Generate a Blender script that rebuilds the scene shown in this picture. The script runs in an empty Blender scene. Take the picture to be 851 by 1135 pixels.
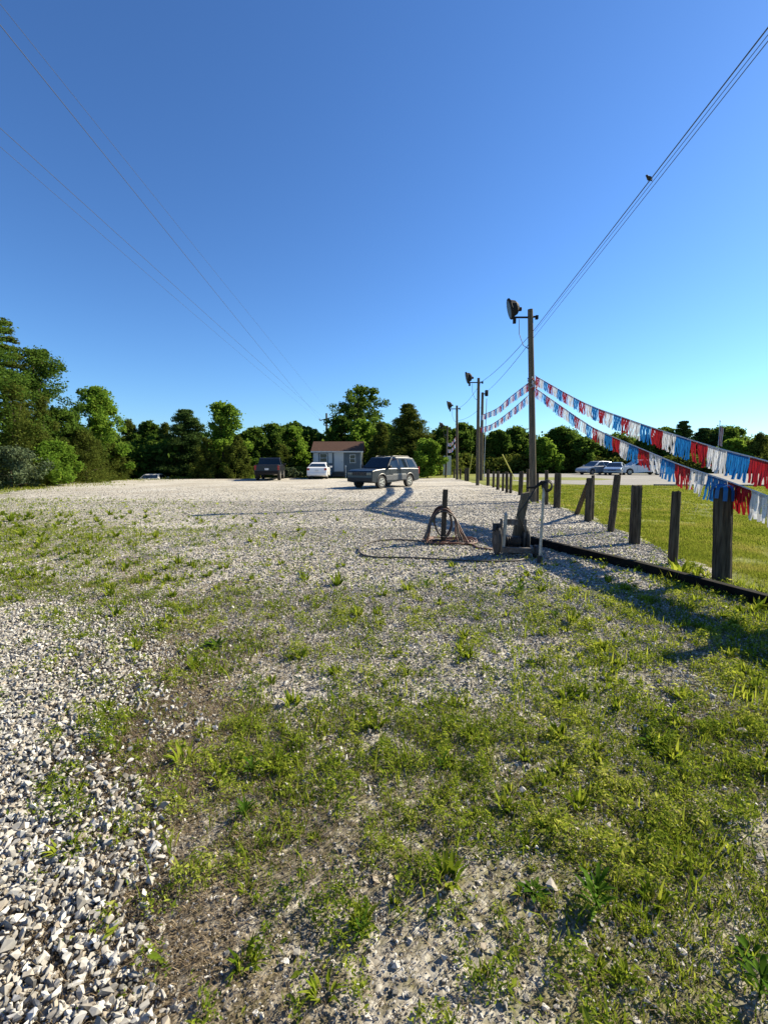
import bpy, math, random
import numpy as np
from mathutils import Vector, Matrix

S = bpy.context.scene
COL = S.collection
R = math.radians
PI = math.pi

# ------------------------------------------------------------------ camera
FPX, HOR, CH = 500.0, 512.0, 1.5            # focal length in photo pixels, horizon row, eye height
PITCH = math.atan((567.5 - HOR) / FPX)
cam = bpy.data.cameras.new('camera')
cam_o = bpy.data.objects.new('camera', cam); COL.objects.link(cam_o)
cam.sensor_fit = 'VERTICAL'; cam.sensor_height = 36; cam.lens = 36 * FPX / 1135
cam.clip_start = 0.05; cam.clip_end = 3000
cam_o.location = (0, 0, CH); cam_o.rotation_euler = (PI / 2 - PITCH, 0, 0)
S.camera = cam_o

# ------------------------------------------------------------------ light
SUN_EL, SUN_AZ = R(34), R(66)                # azimuth clockwise from +Y (view direction)
w = bpy.data.worlds.new('World'); S.world = w; w.use_nodes = True
nt = w.node_tree
sky = nt.nodes.new('ShaderNodeTexSky'); sky.sky_type = 'NISHITA'; sky.sun_disc = False
sky.sun_elevation = SUN_EL; sky.sun_rotation = SUN_AZ
sky.air_density = 1.1; sky.dust_density = 0.25; sky.ozone_density = 3.0; sky.altitude = 200
bg = nt.nodes['Background']
gm = nt.nodes.new('ShaderNodeGamma'); gm.inputs[1].default_value = 1.12
tn = nt.nodes.new('ShaderNodeMix'); tn.data_type = 'RGBA'; tn.blend_type = 'MULTIPLY'; tn.inputs[0].default_value = 1; tn.inputs[7].default_value = (0.60, 0.875, 1.18, 1)
nt.links.new(sky.outputs[0], gm.inputs[0]); nt.links.new(gm.outputs[0], tn.inputs[6]); nt.links.new(tn.outputs[2], bg.inputs[0]); bg.inputs[1].default_value = 0.050
sun = bpy.data.lights.new('sun', 'SUN'); sun.energy = 5.0; sun.angle = R(0.53); sun.color = (1, 0.89, 0.68)
sun_o = bpy.data.objects.new('sun', sun); COL.objects.link(sun_o)
sd = Vector((math.cos(SUN_EL) * math.sin(SUN_AZ), math.cos(SUN_EL) * math.cos(SUN_AZ), math.sin(SUN_EL)))
sun_o.rotation_euler = sd.to_track_quat('Z', 'Y').to_euler(); sun_o.location = (60, 30, 50)
S.view_settings.view_transform = 'Standard'; S.view_settings.look = 'None'
S.view_settings.exposure = 1.3; S.view_settings.gamma = 1.0

# ------------------------------------------------------------------ helpers
def ray(px, py):
    fw = Vector((0, math.cos(PITCH), -math.sin(PITCH))); up = Vector((0, math.sin(PITCH), math.cos(PITCH)))
    return fw * FPX + Vector((1, 0, 0)) * (px - 425.5) + up * (567.5 - py)
def G(px, py, z=0.0):                        # photo pixel -> point on the plane z
    r = ray(px, py); t = (z - CH) / r.z
    return Vector((0, 0, CH)) + r * t
def P(px, py, Y):                            # photo pixel -> point at depth Y
    r = ray(px, py); return Vector((0, 0, CH)) + r * (Y / r.y)

def smooth(a, b, x):
    t = np.clip((x - a) / (b - a), 0, 1); return t * t * (3 - 2 * t)
_rs = np.random.RandomState(7); _tab = _rs.rand(256, 256)
def vnoise(x, y):
    x = np.asarray(x, float); y = np.asarray(y, float)
    xi = np.floor(x).astype(int); yi = np.floor(y).astype(int); fx = x - xi; fy = y - yi
    fx = fx * fx * (3 - 2 * fx); fy = fy * fy * (3 - 2 * fy)
    a = _tab[xi & 255, yi & 255]; b = _tab[(xi + 1) & 255, yi & 255]
    c = _tab[xi & 255, (yi + 1) & 255]; d = _tab[(xi + 1) & 255, (yi + 1) & 255]
    return (a * (1 - fx) + b * fx) * (1 - fy) + (c * (1 - fx) + d * fx) * fy
def fbm(x, y, s=1.0, o=4):
    t = 0; a = 0.5; n = 0
    for k in range(o):
        t = t + a * vnoise(x * s + 17.3 * k, y * s - 9.1 * k); n += a; s *= 2.03; a *= 0.55
    return t / n

def ground_z(x, y):                          # the lie of the land
    x = np.asarray(x, float); y = np.asarray(y, float)
    drop = -1.15 * smooth(39.5, 44, y) * smooth(-11, -15, x)
    rise = 0.35 * smooth(60, 120, y) * smooth(5, 12, x)
    return drop + rise
def lot_z(x, y):
    n = (fbm(x, y, 0.9, 3) - 0.5) * 0.05 + (fbm(x, y, 5, 3) - 0.5) * 0.025
    pile = 0.05 * smooth(-0.6, -1.6, x) * smooth(4.5, 2.0, y)
    return ground_z(x, y) + 0.03 + n * np.clip(1.2 - np.asarray(y) / 30, 0.1, 1) + pile

def link(o, parent=None):
    COL.objects.link(o)
    if parent is not None: o.parent = parent
    return o
def tag(o, label=None, cat=None, group=None, kind=None):
    if label: o['label'] = label
    if cat: o['category'] = cat
    if group: o['group'] = group
    if kind: o['kind'] = kind
    return o
def thing(name, label, cat, loc=(0, 0, 0), rotz=0.0, group=None):
    o = bpy.data.objects.new(name, None); COL.objects.link(o)
    o.empty_display_size = 0.2; o.location = loc; o.rotation_euler = (0, 0, rotz)
    return tag(o, label, cat, group)
def fast(name, V, F, m, parent=None, smooth_=False, attrs=None):
    V = np.ascontiguousarray(V, np.float32).reshape(-1, 3); F = np.ascontiguousarray(F, np.int32)
    me = bpy.data.meshes.new(name); k = F.shape[1]
    me.vertices.add(len(V)); me.vertices.foreach_set('co', V.ravel())
    me.loops.add(F.size); me.loops.foreach_set('vertex_index', F.ravel())
    me.polygons.add(len(F)); me.polygons.foreach_set('loop_start', np.arange(0, F.size, k, dtype=np.int32))
    me.polygons.foreach_set('loop_total', np.full(len(F), k, np.int32))
    me.polygons.foreach_set('use_smooth', np.full(len(F), bool(smooth_)))
    me.update(calc_edges=True)
    for n, a in (attrs or {}).items():
        at = me.attributes.new(n, 'FLOAT', 'POINT'); at.data.foreach_set('value', np.ascontiguousarray(a, np.float32))
    me.materials.append(m)
    o = bpy.data.objects.new(name, me)
    return link(o, parent)

class MB:
    """collects shapes, builds ONE mesh object"""
    def __init__(s): s.v = []; s.f = []
    def add(s, vs, fs):
        n = len(s.v); s.v += [tuple(v) for v in vs]; s.f += [tuple(i + n for i in f) for f in fs]; return s
    def box(s, c, d, rot=None, taper=1.0):
        M = rot or Matrix.Identity(3); vs = []
        for z in (-1, 1):
            k = taper if z > 0 else 1
            for x, y in ((-1, -1), (1, -1), (1, 1), (-1, 1)):
                vs.append(Vector(c) + M @ Vector((x * d[0] / 2 * k, y * d[1] / 2 * k, z * d[2] / 2)))
        return s.add(vs, [(3, 2, 1, 0), (4, 5, 6, 7), (0, 1, 5, 4), (1, 2, 6, 5), (2, 3, 7, 6), (3, 0, 4, 7)])
    def tube(s, pts, r, n=8, cap=True):
        pts = [Vector(p) for p in pts]; rs = r if isinstance(r, (list, tuple)) else [r] * len(pts)
        vs = []; fs = []; prev = None
        for i, p in enumerate(pts):
            t = (pts[min(i + 1, len(pts) - 1)] - pts[max(i - 1, 0)])
            if t.length < 1e-9: t = Vector((0, 0, 1))
            t.normalize()
            if prev is None:
                a = Vector((0, 0, 1)) if abs(t.z) < 0.9 else Vector((1, 0, 0)); u = t.cross(a).normalized()
            else:
                u = (prev - t * prev.dot(t)); u = u.normalized() if u.length > 1e-6 else t.orthogonal().normalized()
            prev = u; v = t.cross(u)
            for k in range(n):
                a = 2 * PI * k / n; vs.append(p + (u * math.cos(a) + v * math.sin(a)) * rs[i])
        for i in range(len(pts) - 1):
            for k in range(n):
                a, b = i * n + k, i * n + (k + 1) % n; fs.append((a, b, b + n, a + n))
        if cap: fs.append(tuple(range(n - 1, -1, -1))); fs.append(tuple((len(pts) - 1) * n + k for k in range(n)))
        return s.add(vs, fs)
    def lathe(s, prof, axis='y', n=20, c=(0, 0, 0)):   # prof: (along, radius)
        vs = []; fs = []
        for a, r in prof:
            for k in range(n):
                t = 2 * PI * k / n; q = (math.cos(t) * r, math.sin(t) * r)
                p = {'y': (q[0], a, q[1]), 'x': (a, q[0], q[1]), 'z': (q[0], q[1], a)}[axis]
                vs.append(Vector(p) + Vector(c))
        m = len(prof)
        for i in range(m - 1):
            for k in range(n):
                a, b = i * n + k, i * n + (k + 1) % n; fs.append((a, b, b + n, a + n))
        fs.append(tuple(range(n))); fs.append(tuple((m - 1) * n + k for k in range(n)))
        return s.add(vs, fs)
    def loft(s, secs, closed=True):
        n = len(secs[0]); vs = [p for q in secs for p in q]; fs = []
        for i in range(len(secs) - 1):
            for k in range(n if closed else n - 1):
                a, b = i * n + k, i * n + (k + 1) % n; fs.append((a, b, b + n, a + n))
        fs.append(tuple(range(n))); fs.append(tuple((len(secs) - 1) * n + k for k in range(n)))
        return s.add(vs, fs)
    def build(s, name, m, parent=None, sm=False, bevel=0, sub=0):
        me = bpy.data.meshes.new(name); me.from_pydata(s.v, [], s.f); me.update()
        import bmesh
        b = bmesh.new(); b.from_mesh(me); bmesh.ops.recalc_face_normals(b, faces=b.faces); b.to_mesh(me); b.free()
        me.materials.append(m); o = bpy.data.objects.new(name, me); link(o, parent)
        if sm:
            for p in me.polygons: p.use_smooth = True
        if bevel:
            md = o.modifiers.new('bevel', 'BEVEL'); md.width = bevel; md.segments = 2; md.limit_method = 'ANGLE'; md.angle_limit = R(35)
        if sub:
            md = o.modifiers.new('sub', 'SUBSURF'); md.levels = sub; md.render_levels = sub
        return o
def copy_tree(o, parent=None):
    c = o.copy(); COL.objects.link(c)
    if parent is not None: c.parent = parent
    for ch in list(o.children): copy_tree(ch, c)
    return c

# ------------------------------------------------------------------ materials
def mat(name, col=(0.5, 0.5, 0.5), rough=0.6, metal=0.0, var=0.0, scale=8.0, bump=0.0, spec=0.5, coat=0.0, col2=None, stretch=(1, 1, 1)):
    m = bpy.data.materials.new(name); m.use_nodes = True; n = m.node_tree; b = n.nodes['Principled BSDF']
    b.inputs['Roughness'].default_value = rough; b.inputs['Metallic'].default_value = metal
    b.inputs['Specular IOR Level'].default_value = 0.1 if rough >= 0.85 else spec; b.inputs['Coat Weight'].default_value = coat
    c2 = col2 or tuple(max(0, c * (1 - var)) for c in col); c1 = col if col2 else tuple(min(1, c * (1 + var)) for c in col)
    tc = n.nodes.new('ShaderNodeTexCoord'); mp = n.nodes.new('ShaderNodeMapping'); mp.inputs['Scale'].default_value = stretch
    nz = n.nodes.new('ShaderNodeTexNoise'); nz.inputs['Scale'].default_value = scale; nz.inputs['Detail'].default_value = 6
    rp = n.nodes.new('ShaderNodeValToRGB'); rp.color_ramp.elements[0].position = 0.3; rp.color_ramp.elements[1].position = 0.7
    rp.color_ramp.elements[0].color = (*c2, 1); rp.color_ramp.elements[1].color = (*c1, 1)
    L = n.links.new
    L(tc.outputs['Object'], mp.inputs[0]); L(mp.outputs[0], nz.inputs['Vector']); L(nz.outputs['Fac'], rp.inputs[0]); L(rp.outputs[0], b.inputs['Base Color'])
    if bump:
        bp = n.nodes.new('ShaderNodeBump'); bp.inputs['Strength'].default_value = bump; bp.inputs['Distance'].default_value = 0.02
        L(nz.outputs['Fac'], bp.inputs['Height']); L(bp.outputs[0], b.inputs['Normal'])
    return m
def leafmat(name, cols, trans=0.35, rough=0.6, patch=0.0, pscale=0.6, hue=0.485, val=1.5):
    """diffuse + translucent leaf, colour differs leaf by leaf"""
    m = bpy.data.materials.new(name); m.use_nodes = True; n = m.node_tree; L = n.links.new
    n.nodes.remove(n.nodes['Principled BSDF']); out = n.nodes['Material Output']
    g = n.nodes.new('ShaderNodeNewGeometry'); rp = n.nodes.new('ShaderNodeValToRGB')
    e = rp.color_ramp.elements
    while len(e) < len(cols): e.new(0.5)
    for i, c in enumerate(cols): e[i].position = i / (len(cols) - 1); e[i].color = (*c, 1)
    src = g.outputs['Random Per Island']
    if patch:
        tc = n.nodes.new('ShaderNodeTexCoord'); nz = n.nodes.new('ShaderNodeTexNoise'); nz.inputs['Scale'].default_value = pscale
        L(tc.outputs['Object'], nz.inputs['Vector'])
        mr = n.nodes.new('ShaderNodeMapRange'); mr.inputs[1].default_value = 0.3; mr.inputs[2].default_value = 0.7
        L(nz.outputs['Fac'], mr.inputs[0])
        mx = n.nodes.new('ShaderNodeMix'); mx.inputs[0].default_value = patch; L(src, mx.inputs[2]); L(mr.outputs[0], mx.inputs[3]); src = mx.outputs[0]
    L(src, rp.inputs[0])
    d = n.nodes.new('ShaderNodeBsdfDiffuse'); t = n.nodes.new('ShaderNodeBsdfTranslucent'); x = n.nodes.new('ShaderNodeMixShader')
    gl = n.nodes.new('ShaderNodeBsdfGlossy'); gl.inputs['Roughness'].default_value = 0.45; x2 = n.nodes.new('ShaderNodeMixShader')
    L(rp.outputs[0], d.inputs[0]); 
    hs = n.nodes.new('ShaderNodeHueSaturation'); hs.inputs['Hue'].default_value = hue; hs.inputs['Value'].default_value = val; L(rp.outputs[0], hs.inputs['Color']); L(hs.outputs[0], t.inputs[0])
    x.inputs[0].default_value = trans; L(d.outputs[0], x.inputs[1]); L(t.outputs[0], x.inputs[2])
    x2.inputs[0].default_value = (0.03 if 'foil' in name else 0.0); L(x.outputs[0], x2.inputs[1]); L(gl.outputs[0], x2.inputs[2]); L(x2.outputs[0], out.inputs[0])
    return m
def islandmat(name, cols, rough=0.85, bump=0.3, scale=60):
    m = bpy.data.materials.new(name); m.use_nodes = True; n = m.node_tree; L = n.links.new; b = n.nodes['Principled BSDF']
    g = n.nodes.new('ShaderNodeNewGeometry'); rp = n.nodes.new('ShaderNodeValToRGB'); e = rp.color_ramp.elements
    while len(e) < len(cols): e.new(0.5)
    for i, c in enumerate(cols): e[i].position = i / (len(cols) - 1); e[i].color = (*c, 1)
    L(g.outputs['Random Per Island'], rp.inputs[0])
    tc = n.nodes.new('ShaderNodeTexCoord'); nz = n.nodes.new('ShaderNodeTexNoise'); nz.inputs['Scale'].default_value = scale; nz.inputs['Detail'].default_value = 5
    L(tc.outputs['Object'], nz.inputs['Vector'])
    mx = n.nodes.new('ShaderNodeMix'); mx.data_type = 'RGBA'; mx.blend_type = 'MULTIPLY'; mx.inputs[0].default_value = 0.45
    L(rp.outputs[0], mx.inputs[6]); L(nz.outputs['Color'], mx.inputs[7])
    r2 = n.nodes.new('ShaderNodeValToRGB'); r2.color_ramp.elements[0].color = (0.55, 0.52, 0.48, 1); r2.color_ramp.elements[1].color = (1, 1, 1, 1)
    r2.color_ramp.elements[0].position = 0.3; r2.color_ramp.elements[1].position = 0.65; L(nz.outputs['Fac'], r2.inputs[0]); L(r2.outputs[0], mx.inputs[7])
    L(mx.outputs[2], b.inputs['Base Color']); b.inputs['Roughness'].default_value = rough; b.inputs['Specular IOR Level'].default_value = 0.3
    bp = n.nodes.new('ShaderNodeBump'); bp.inputs['Strength'].default_value = bump; bp.inputs['Distance'].default_value = 0.004; L(nz.outputs['Fac'], bp.inputs['Height']); L(bp.outputs[0], b.inputs['Normal'])
    return m
def glassmat(name, col=(0.01, 0.015, 0.02)):
    m = mat(name, col, 0.06, 0, 0.2, 3); m.node_tree.nodes['Principled BSDF'].inputs['Specular IOR Level'].default_value = 0.5; return m

M = {}
M['wood'] = mat('weathered_wood', (0.105, 0.085, 0.062), 0.9, 0, 0, 9, 0.9, col2=(0.022, 0.018, 0.014), stretch=(4, 4, 0.35))
M['wood_pale'] = mat('grey_pole_wood', (0.15, 0.125, 0.095), 0.9, 0, 0, 6, 0.6, col2=(0.06, 0.05, 0.038), stretch=(5, 5, 0.25))
M['wood_dark'] = mat('dark_timber', (0.009, 0.008, 0.007), 0.95, 0, 0.5, 10, 0.6)
M['board'] = mat('old_board', (0.17, 0.14, 0.10), 0.85, 0, 0, 8, 0.5, col2=(0.07, 0.055, 0.04), stretch=(4, 4, 0.4))
M['black'] = mat('black_rubber', (0.015, 0.015, 0.016), 0.7, 0, 0.3)
M['blackmetal'] = mat('black_metal', (0.012, 0.011, 0.011), 0.7, 0, 0.3, spec=.2)
M['galv'] = mat('galvanised_metal', (0.32, 0.32, 0.31), 0.5, 0.6, 0.3, 12)
M['greymetal'] = mat('worn_grey_paint', (0.12, 0.12, 0.12), 0.7, 0.1, 0, 22, 0.3, col2=(0.05, 0.035, 0.025))
M['hose'] = mat('faded_red_hose', (0.16, 0.065, 0.04), 0.6, 0, 0, 20, col2=(0.06, 0.032, 0.024))
M['hose_dark'] = mat('dark_hose', (0.05, 0.042, 0.038), 0.6, 0, 0.3, 20)
M['wire'] = mat('wire', (0.04, 0.045, 0.05), 0.5, 0.2, 0.1)
M['wire_pale'] = mat('weathered_aluminium_wire', (0.025, 0.032, 0.045), 0.8)
M['white'] = mat('white_paint', (0.50, 0.50, 0.48), 0.55, 0, 0.05, 3)
M['siding'] = mat('blue_grey_siding', (0.085, 0.108, 0.12), 0.6, 0, 0.06, 2)
M['glass'] = glassmat('window_glass'); M['tint'] = glassmat('car_glass', (0.008, 0.014, 0.02))
M['lens'] = mat('lamp_glass', (0.03, 0.03, 0.032), 0.35, spec=.3)
M['chrome'] = mat('alloy', (0.6, 0.58, 0.52), 0.35, 0.7, 0.15)
M['suv'] = mat('dark_slate_paint', (0.015, 0.02, 0.026), 0.35, 0.1, 0.15, 2, coat=0.15)
M['suvtrim'] = mat('grey_cladding', (0.075, 0.08, 0.085), 0.5, 0.1, 0.1)
M['headl'] = mat('headlamp', (0.16, 0.165, 0.17), 0.15, 0.3, 0.2, 20)
M['tail'] = mat('tail_lamp', (0.25, 0.01, 0.012), 0.2, 0, 0.1)
M['truck'] = mat('black_paint', (0.006, 0.007, 0.011), 0.35, 0.1, 0.1, 2, coat=0.1)
M['carwhite'] = mat('white_car_paint', (0.72, 0.72, 0.71), 0.3, 0, 0.03, 2, coat=0.5)
M['carsilver'] = mat('silver_car_paint', (0.42, 0.44, 0.46), 0.3, 0.4, 0.05, 2, coat=0.5)
M['carblue'] = mat('pale_blue_car_paint', (0.2, 0.26, 0.33), 0.3, 0.4, 0.05, 2, coat=0.5)
M['plate'] = mat('number_plate', (0.5, 0.52, 0.55), 0.5)
M['under'] = mat('underbody', (0.01, 0.01, 0.01), 0.9)
M['fr_red'] = leafmat('red_foil', [(0.16, 0.006, 0.010), (0.27, 0.010, 0.016)], 0.3, hue=.5, val=1)
M['fr_blue'] = leafmat('blue_foil', [(0.008, 0.09, 0.27), (0.012, 0.14, 0.38)], 0.3, hue=.5, val=1)
M['fr_white'] = leafmat('silver_foil', [(0.22, 0.225, 0.24), (0.6, 0.61, 0.64)], 0.3, hue=.5, val=1)
M['cord'] = mat('white_cord', (0.5, 0.5, 0.5), 0.7)
M['yellow'] = mat('yellow_plastic', (0.55, 0.5, 0.08), 0.5)
M['bark'] = mat('bark', (0.10, 0.08, 0.06), 0.95, 0, 0, 5, 0.6, col2=(0.04, 0.032, 0.026), stretch=(3, 3, 0.5))
# foliage
M['leaf_oak'] = leafmat('leaf_dark', [(0.028, 0.06, 0.010), (0.055, 0.105, 0.016), (0.10, 0.16, 0.028)], 0.42, patch=0.35)
M['leaf_maple'] = leafmat('leaf_bright', [(0.055, 0.115, 0.014), (0.10, 0.185, 0.022), (0.17, 0.26, 0.035)], 0.45, patch=0.35)
M['leaf_cedar'] = leafmat('leaf_cedar', [(0.032, 0.05, 0.010), (0.065, 0.09, 0.016), (0.12, 0.14, 0.028)], 0.3, patch=0.35)
M['leaf_pine'] = leafmat('leaf_pine', [(0.025, 0.05, 0.014), (0.045, 0.08, 0.02), (0.075, 0.11, 0.03)], 0.15, patch=0.3)
M['leaf_grey'] = leafmat('leaf_greygreen', [(0.05, 0.075, 0.035), (0.085, 0.115, 0.06), (0.12, 0.15, 0.08)], 0.2, patch=0.3)
M['lawn_blade'] = leafmat('lawn_blade', [(0.075, 0.11, 0.012), (0.13, 0.17, 0.02), (0.25, 0.23, 0.06)], 0.45, patch=0.65, pscale=0.9)
M['weed'] = leafmat('weed_leaf', [(0.035, 0.075, 0.008), (0.09, 0.14, 0.015), (0.22, 0.27, 0.03), (0.42, 0.42, 0.12)], 0.42, patch=0.45, pscale=1.6)
M['tuft'] = leafmat('tuft_blade', [(0.06, 0.105, 0.008), (0.13, 0.185, 0.014), (0.24, 0.28, 0.035)], 0.45)
M['broad'] = leafmat('broad_leaf', [(0.035, 0.085, 0.008), (0.08, 0.15, 0.02)], 0.4, val=1.2)
M['dry'] = leafmat('dry_blade', [(0.07, 0.052, 0.034), (0.15, 0.115, 0.075), (0.30, 0.24, 0.16)], 0.2)
M['stone'] = islandmat('limestone_gravel', [(0.10, 0.095, 0.085), (0.27, 0.26, 0.235), (0.34, 0.325, 0.295), (0.40, 0.38, 0.34), (0.29, 0.25, 0.195), (0.18, 0.175, 0.165), (0.40, 0.39, 0.36), (0.56, 0.55, 0.52), (0.36, 0.345, 0.315)])

def gravelmat():
    m = bpy.data.materials.new('gravel_ground'); m.use_nodes = True; n = m.node_tree; L = n.links.new; b = n.nodes['Principled BSDF']
    N = n.nodes.new
    tc = N('ShaderNodeTexCoord')
    def noise(s, d=5):
        z = N('ShaderNodeTexNoise'); z.inputs['Scale'].default_value = s; z.inputs['Detail'].default_value = d; L(tc.outputs['Object'], z.inputs['Vector']); return z
    def ramp(src, ps, cs):
        r = N('ShaderNodeValToRGB'); e = r.color_ramp.elements
        while len(e) < len(ps): e.new(0.5)
        for i in range(len(ps)): e[i].position = ps[i]; e[i].color = (*cs[i], 1)
        L(src, r.inputs[0]); return r
    def mix(f, a, c, mode='MIX'):
        x = N('ShaderNodeMix'); x.data_type = 'RGBA'; x.blend_type = mode
        if isinstance(f, float): x.inputs[0].default_value = f
        else: L(f, x.inputs[0])
        L(a, x.inputs[6]); L(c, x.inputs[7]); return x.outputs[2]
    def vor(s, feat='F1'):
        v = N('ShaderNodeTexVoronoi'); v.inputs['Scale'].default_value = s; v.feature = feat; L(tc.outputs['Object'], v.inputs['Vector']); return v
    v1 = vor(38); v2 = vor(95)
    sep = N('ShaderNodeSeparateColor'); L(v1.outputs['Color'], sep.inputs[0])
    sep2 = N('ShaderNodeSeparateColor'); L(v2.outputs['Color'], sep2.inputs[0])
    cell = ramp(sep.outputs[0], [0, .35, .7, 1], [(0.24, 0.22, 0.185), (0.46, 0.44, 0.395), (0.58, 0.56, 0.51), (0.70, 0.69, 0.645)])
    gap = ramp(v1.outputs['Distance'], [0.35, 0.75], [(1, 1, 1), (0.42, 0.39, 0.35)])
    c1 = mix(0.8, cell.outputs[0], gap.outputs[0], 'MULTIPLY')
    small = ramp(sep2.outputs[0], [0, 1], [(0.28, 0.26, 0.215), (0.56, 0.535, 0.48)])
    c2 = mix(0.4, c1, small.outputs[0])
    nz = noise(0.35, 6); big = ramp(nz.outputs['Fac'], [0.35, 0.65], [(0.78, 0.76, 0.72), (1.0, 1.0, 1.0)])
    grav = mix(1.0, c2, big.outputs[0], 'MULTIPLY')
    nd = noise(110, 8); dirt = ramp(nd.outputs['Fac'], [0.36, 0.5, 0.62], [(0.03, 0.024, 0.015), (0.10, 0.08, 0.052), (0.22, 0.185, 0.13)])
    ng = noise(60, 8); green = ramp(ng.outputs['Fac'], [0.36, 0.5, 0.64], [(0.035, 0.034, 0.012), (0.085, 0.085, 0.026), (0.17, 0.16, 0.06)])
    ag = N('ShaderNodeAttribute'); ag.attribute_name = 'g'; ab = N('ShaderNodeAttribute'); ab.attribute_name = 'b'
    def thr(attr, nzo, lo, hi, gain):
        a = N('ShaderNodeMath'); a.operation = 'MULTIPLY_ADD'; L(nzo, a.inputs[0]); a.inputs[1].default_value = gain; L(attr, a.inputs[2])
        r = N('ShaderNodeMapRange'); r.inputs[1].default_value = lo; r.inputs[2].default_value = hi; L(a.outputs[0], r.inputs[0]); return r.outputs[0]
    nm = noise(7, 8); nm2 = noise(22, 5)
    fd = thr(ab.outputs['Fac'], nm2.outputs['Fac'], 0.7, 1.05, 1.0)
    fg = thr(ag.outputs['Fac'], nm2.outputs['Fac'], 0.8, 1.3, 1.0)
    c = mix(fd, grav, dirt.outputs[0]); c = mix(fg, c, green.outputs[0])
    L(c, b.inputs['Base Color']); b.inputs['Roughness'].default_value = 0.95; b.inputs['Specular IOR Level'].default_value = 0.2
    inv = N('ShaderNodeMath'); inv.operation = 'MULTIPLY_ADD'; inv.inputs[1].default_value = -1; inv.inputs[2].default_value = 1; L(v1.outputs['Distance'], inv.inputs[0])
    ad = N('ShaderNodeMath'); L(inv.outputs[0], ad.inputs[0]); L(sep.outputs[1], ad.inputs[1])
    bp = N('ShaderNodeBump'); bp.inputs['Strength'].default_value = 0.7; bp.inputs['Distance'].default_value = 0.008; L(ad.outputs[0], bp.inputs['Height']); L(bp.outputs[0], b.inputs['Normal'])
    return m
def groundmat(name, stops, s1, s2, bump=0.5):
    m = bpy.data.materials.new(name); m.use_nodes = True; n = m.node_tree; L = n.links.new; b = n.nodes['Principled BSDF']; N = n.nodes.new
    tc = N('ShaderNodeTexCoord')
    a = N('ShaderNodeTexNoise'); a.inputs['Scale'].default_value = s1; a.inputs['Detail'].default_value = 6; L(tc.outputs['Object'], a.inputs['Vector'])
    c = N('ShaderNodeTexNoise'); c.inputs['Scale'].default_value = s2; c.inputs['Detail'].default_value = 6; L(tc.outputs['Object'], c.inputs['Vector'])
    x = N('ShaderNodeMix'); x.inputs[0].default_value = 0.5; L(a.outputs['Fac'], x.inputs[2]); L(c.outputs['Fac'], x.inputs[3])
    r = N('ShaderNodeValToRGB'); e = r.color_ramp.elements
    while len(e) < len(stops): e.new(0.5)
    for i, q in enumerate(stops): e[i].position = 0.36 + 0.28 * i / (len(stops) - 1); e[i].color = (*q, 1)
    L(x.outputs[0], r.inputs[0]); L(r.outputs[0], b.inputs['Base Color']); b.inputs['Roughness'].default_value = 0.95; b.inputs['Specular IOR Level'].default_value = 0.15
    bp = N('ShaderNodeBump'); bp.inputs['Strength'].default_value = bump; bp.inputs['Distance'].default_value = 0.03; L(c.outputs['Fac'], bp.inputs['Height']); L(bp.outputs[0], b.inputs['Normal'])
    return m
M['gravel'] = gravelmat()
M['grass_ground'] = groundmat('grass_ground', [(0.09, 0.10, 0.02), (0.15, 0.17, 0.035), (0.22, 0.22, 0.06)], 0.25, 9)
M['asphalt'] = groundmat('old_asphalt', [(0.17, 0.165, 0.155), (0.22, 0.215, 0.20), (0.26, 0.25, 0.235)], 0.3, 30, 0.2)

# ------------------------------------------------------------------ ground
def lines(a, b, fine0, fine1, step, grow):
    L = list(np.arange(fine0, fine1, step)); s = step; x = fine0
    while x > a: s *= grow; x -= s; L.insert(0, max(x, a))
    s = step; x = L[-1]
    while x < b: s *= grow; x += s; L.append(min(x, b))
    return np.array(L)
def sheet(name, xs, ys, zf, m, attrs=None, keep=None):
    X, Y = np.meshgrid(xs, ys); Z = zf(X, Y); nx, ny = len(xs), len(ys)
    V = np.stack([X, Y, Z], -1).reshape(-1, 3)
    i = np.arange(nx * ny).reshape(ny, nx); F = np.stack([i[:-1, :-1], i[:-1, 1:], i[1:, 1:], i[1:, :-1]], -1).reshape(-1, 4)
    if keep is not None:
        c = V[F].mean(1); F = F[keep(c[:, 0], c[:, 1])]
        u, inv = np.unique(F, return_inverse=True); V = V[u]; F = inv.reshape(-1, 4)
    at = {k: f(V[:, 0], V[:, 1]) for k, f in (attrs or {}).items()}
    return fast(name, V, F, m, smooth_=True, attrs=at)
o = sheet('ground', lines(-600, 600, -30, 30, 1.0, 1.15), lines(-60, 900, -5, 70, 1.0, 1.12), lambda x, y: ground_z(x, y), M['grass_ground']); tag(o, kind='structure')

# fence line (lot | lawn), x as a function of y
fence_pts = [(4.0, 0), (4.05, 5.4)]
FX = [(-30, 3.7), (2, 3.95), (5.4, 4.17), (8, 4.7), (12, 5.35), (17, 5.9), (24, 6.6), (32, 6.2), (45, 6.3), (60, 6.5)]
def fence_x(y): return np.interp(y, [a for a, _ in FX], [b for _, b in FX])
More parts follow.
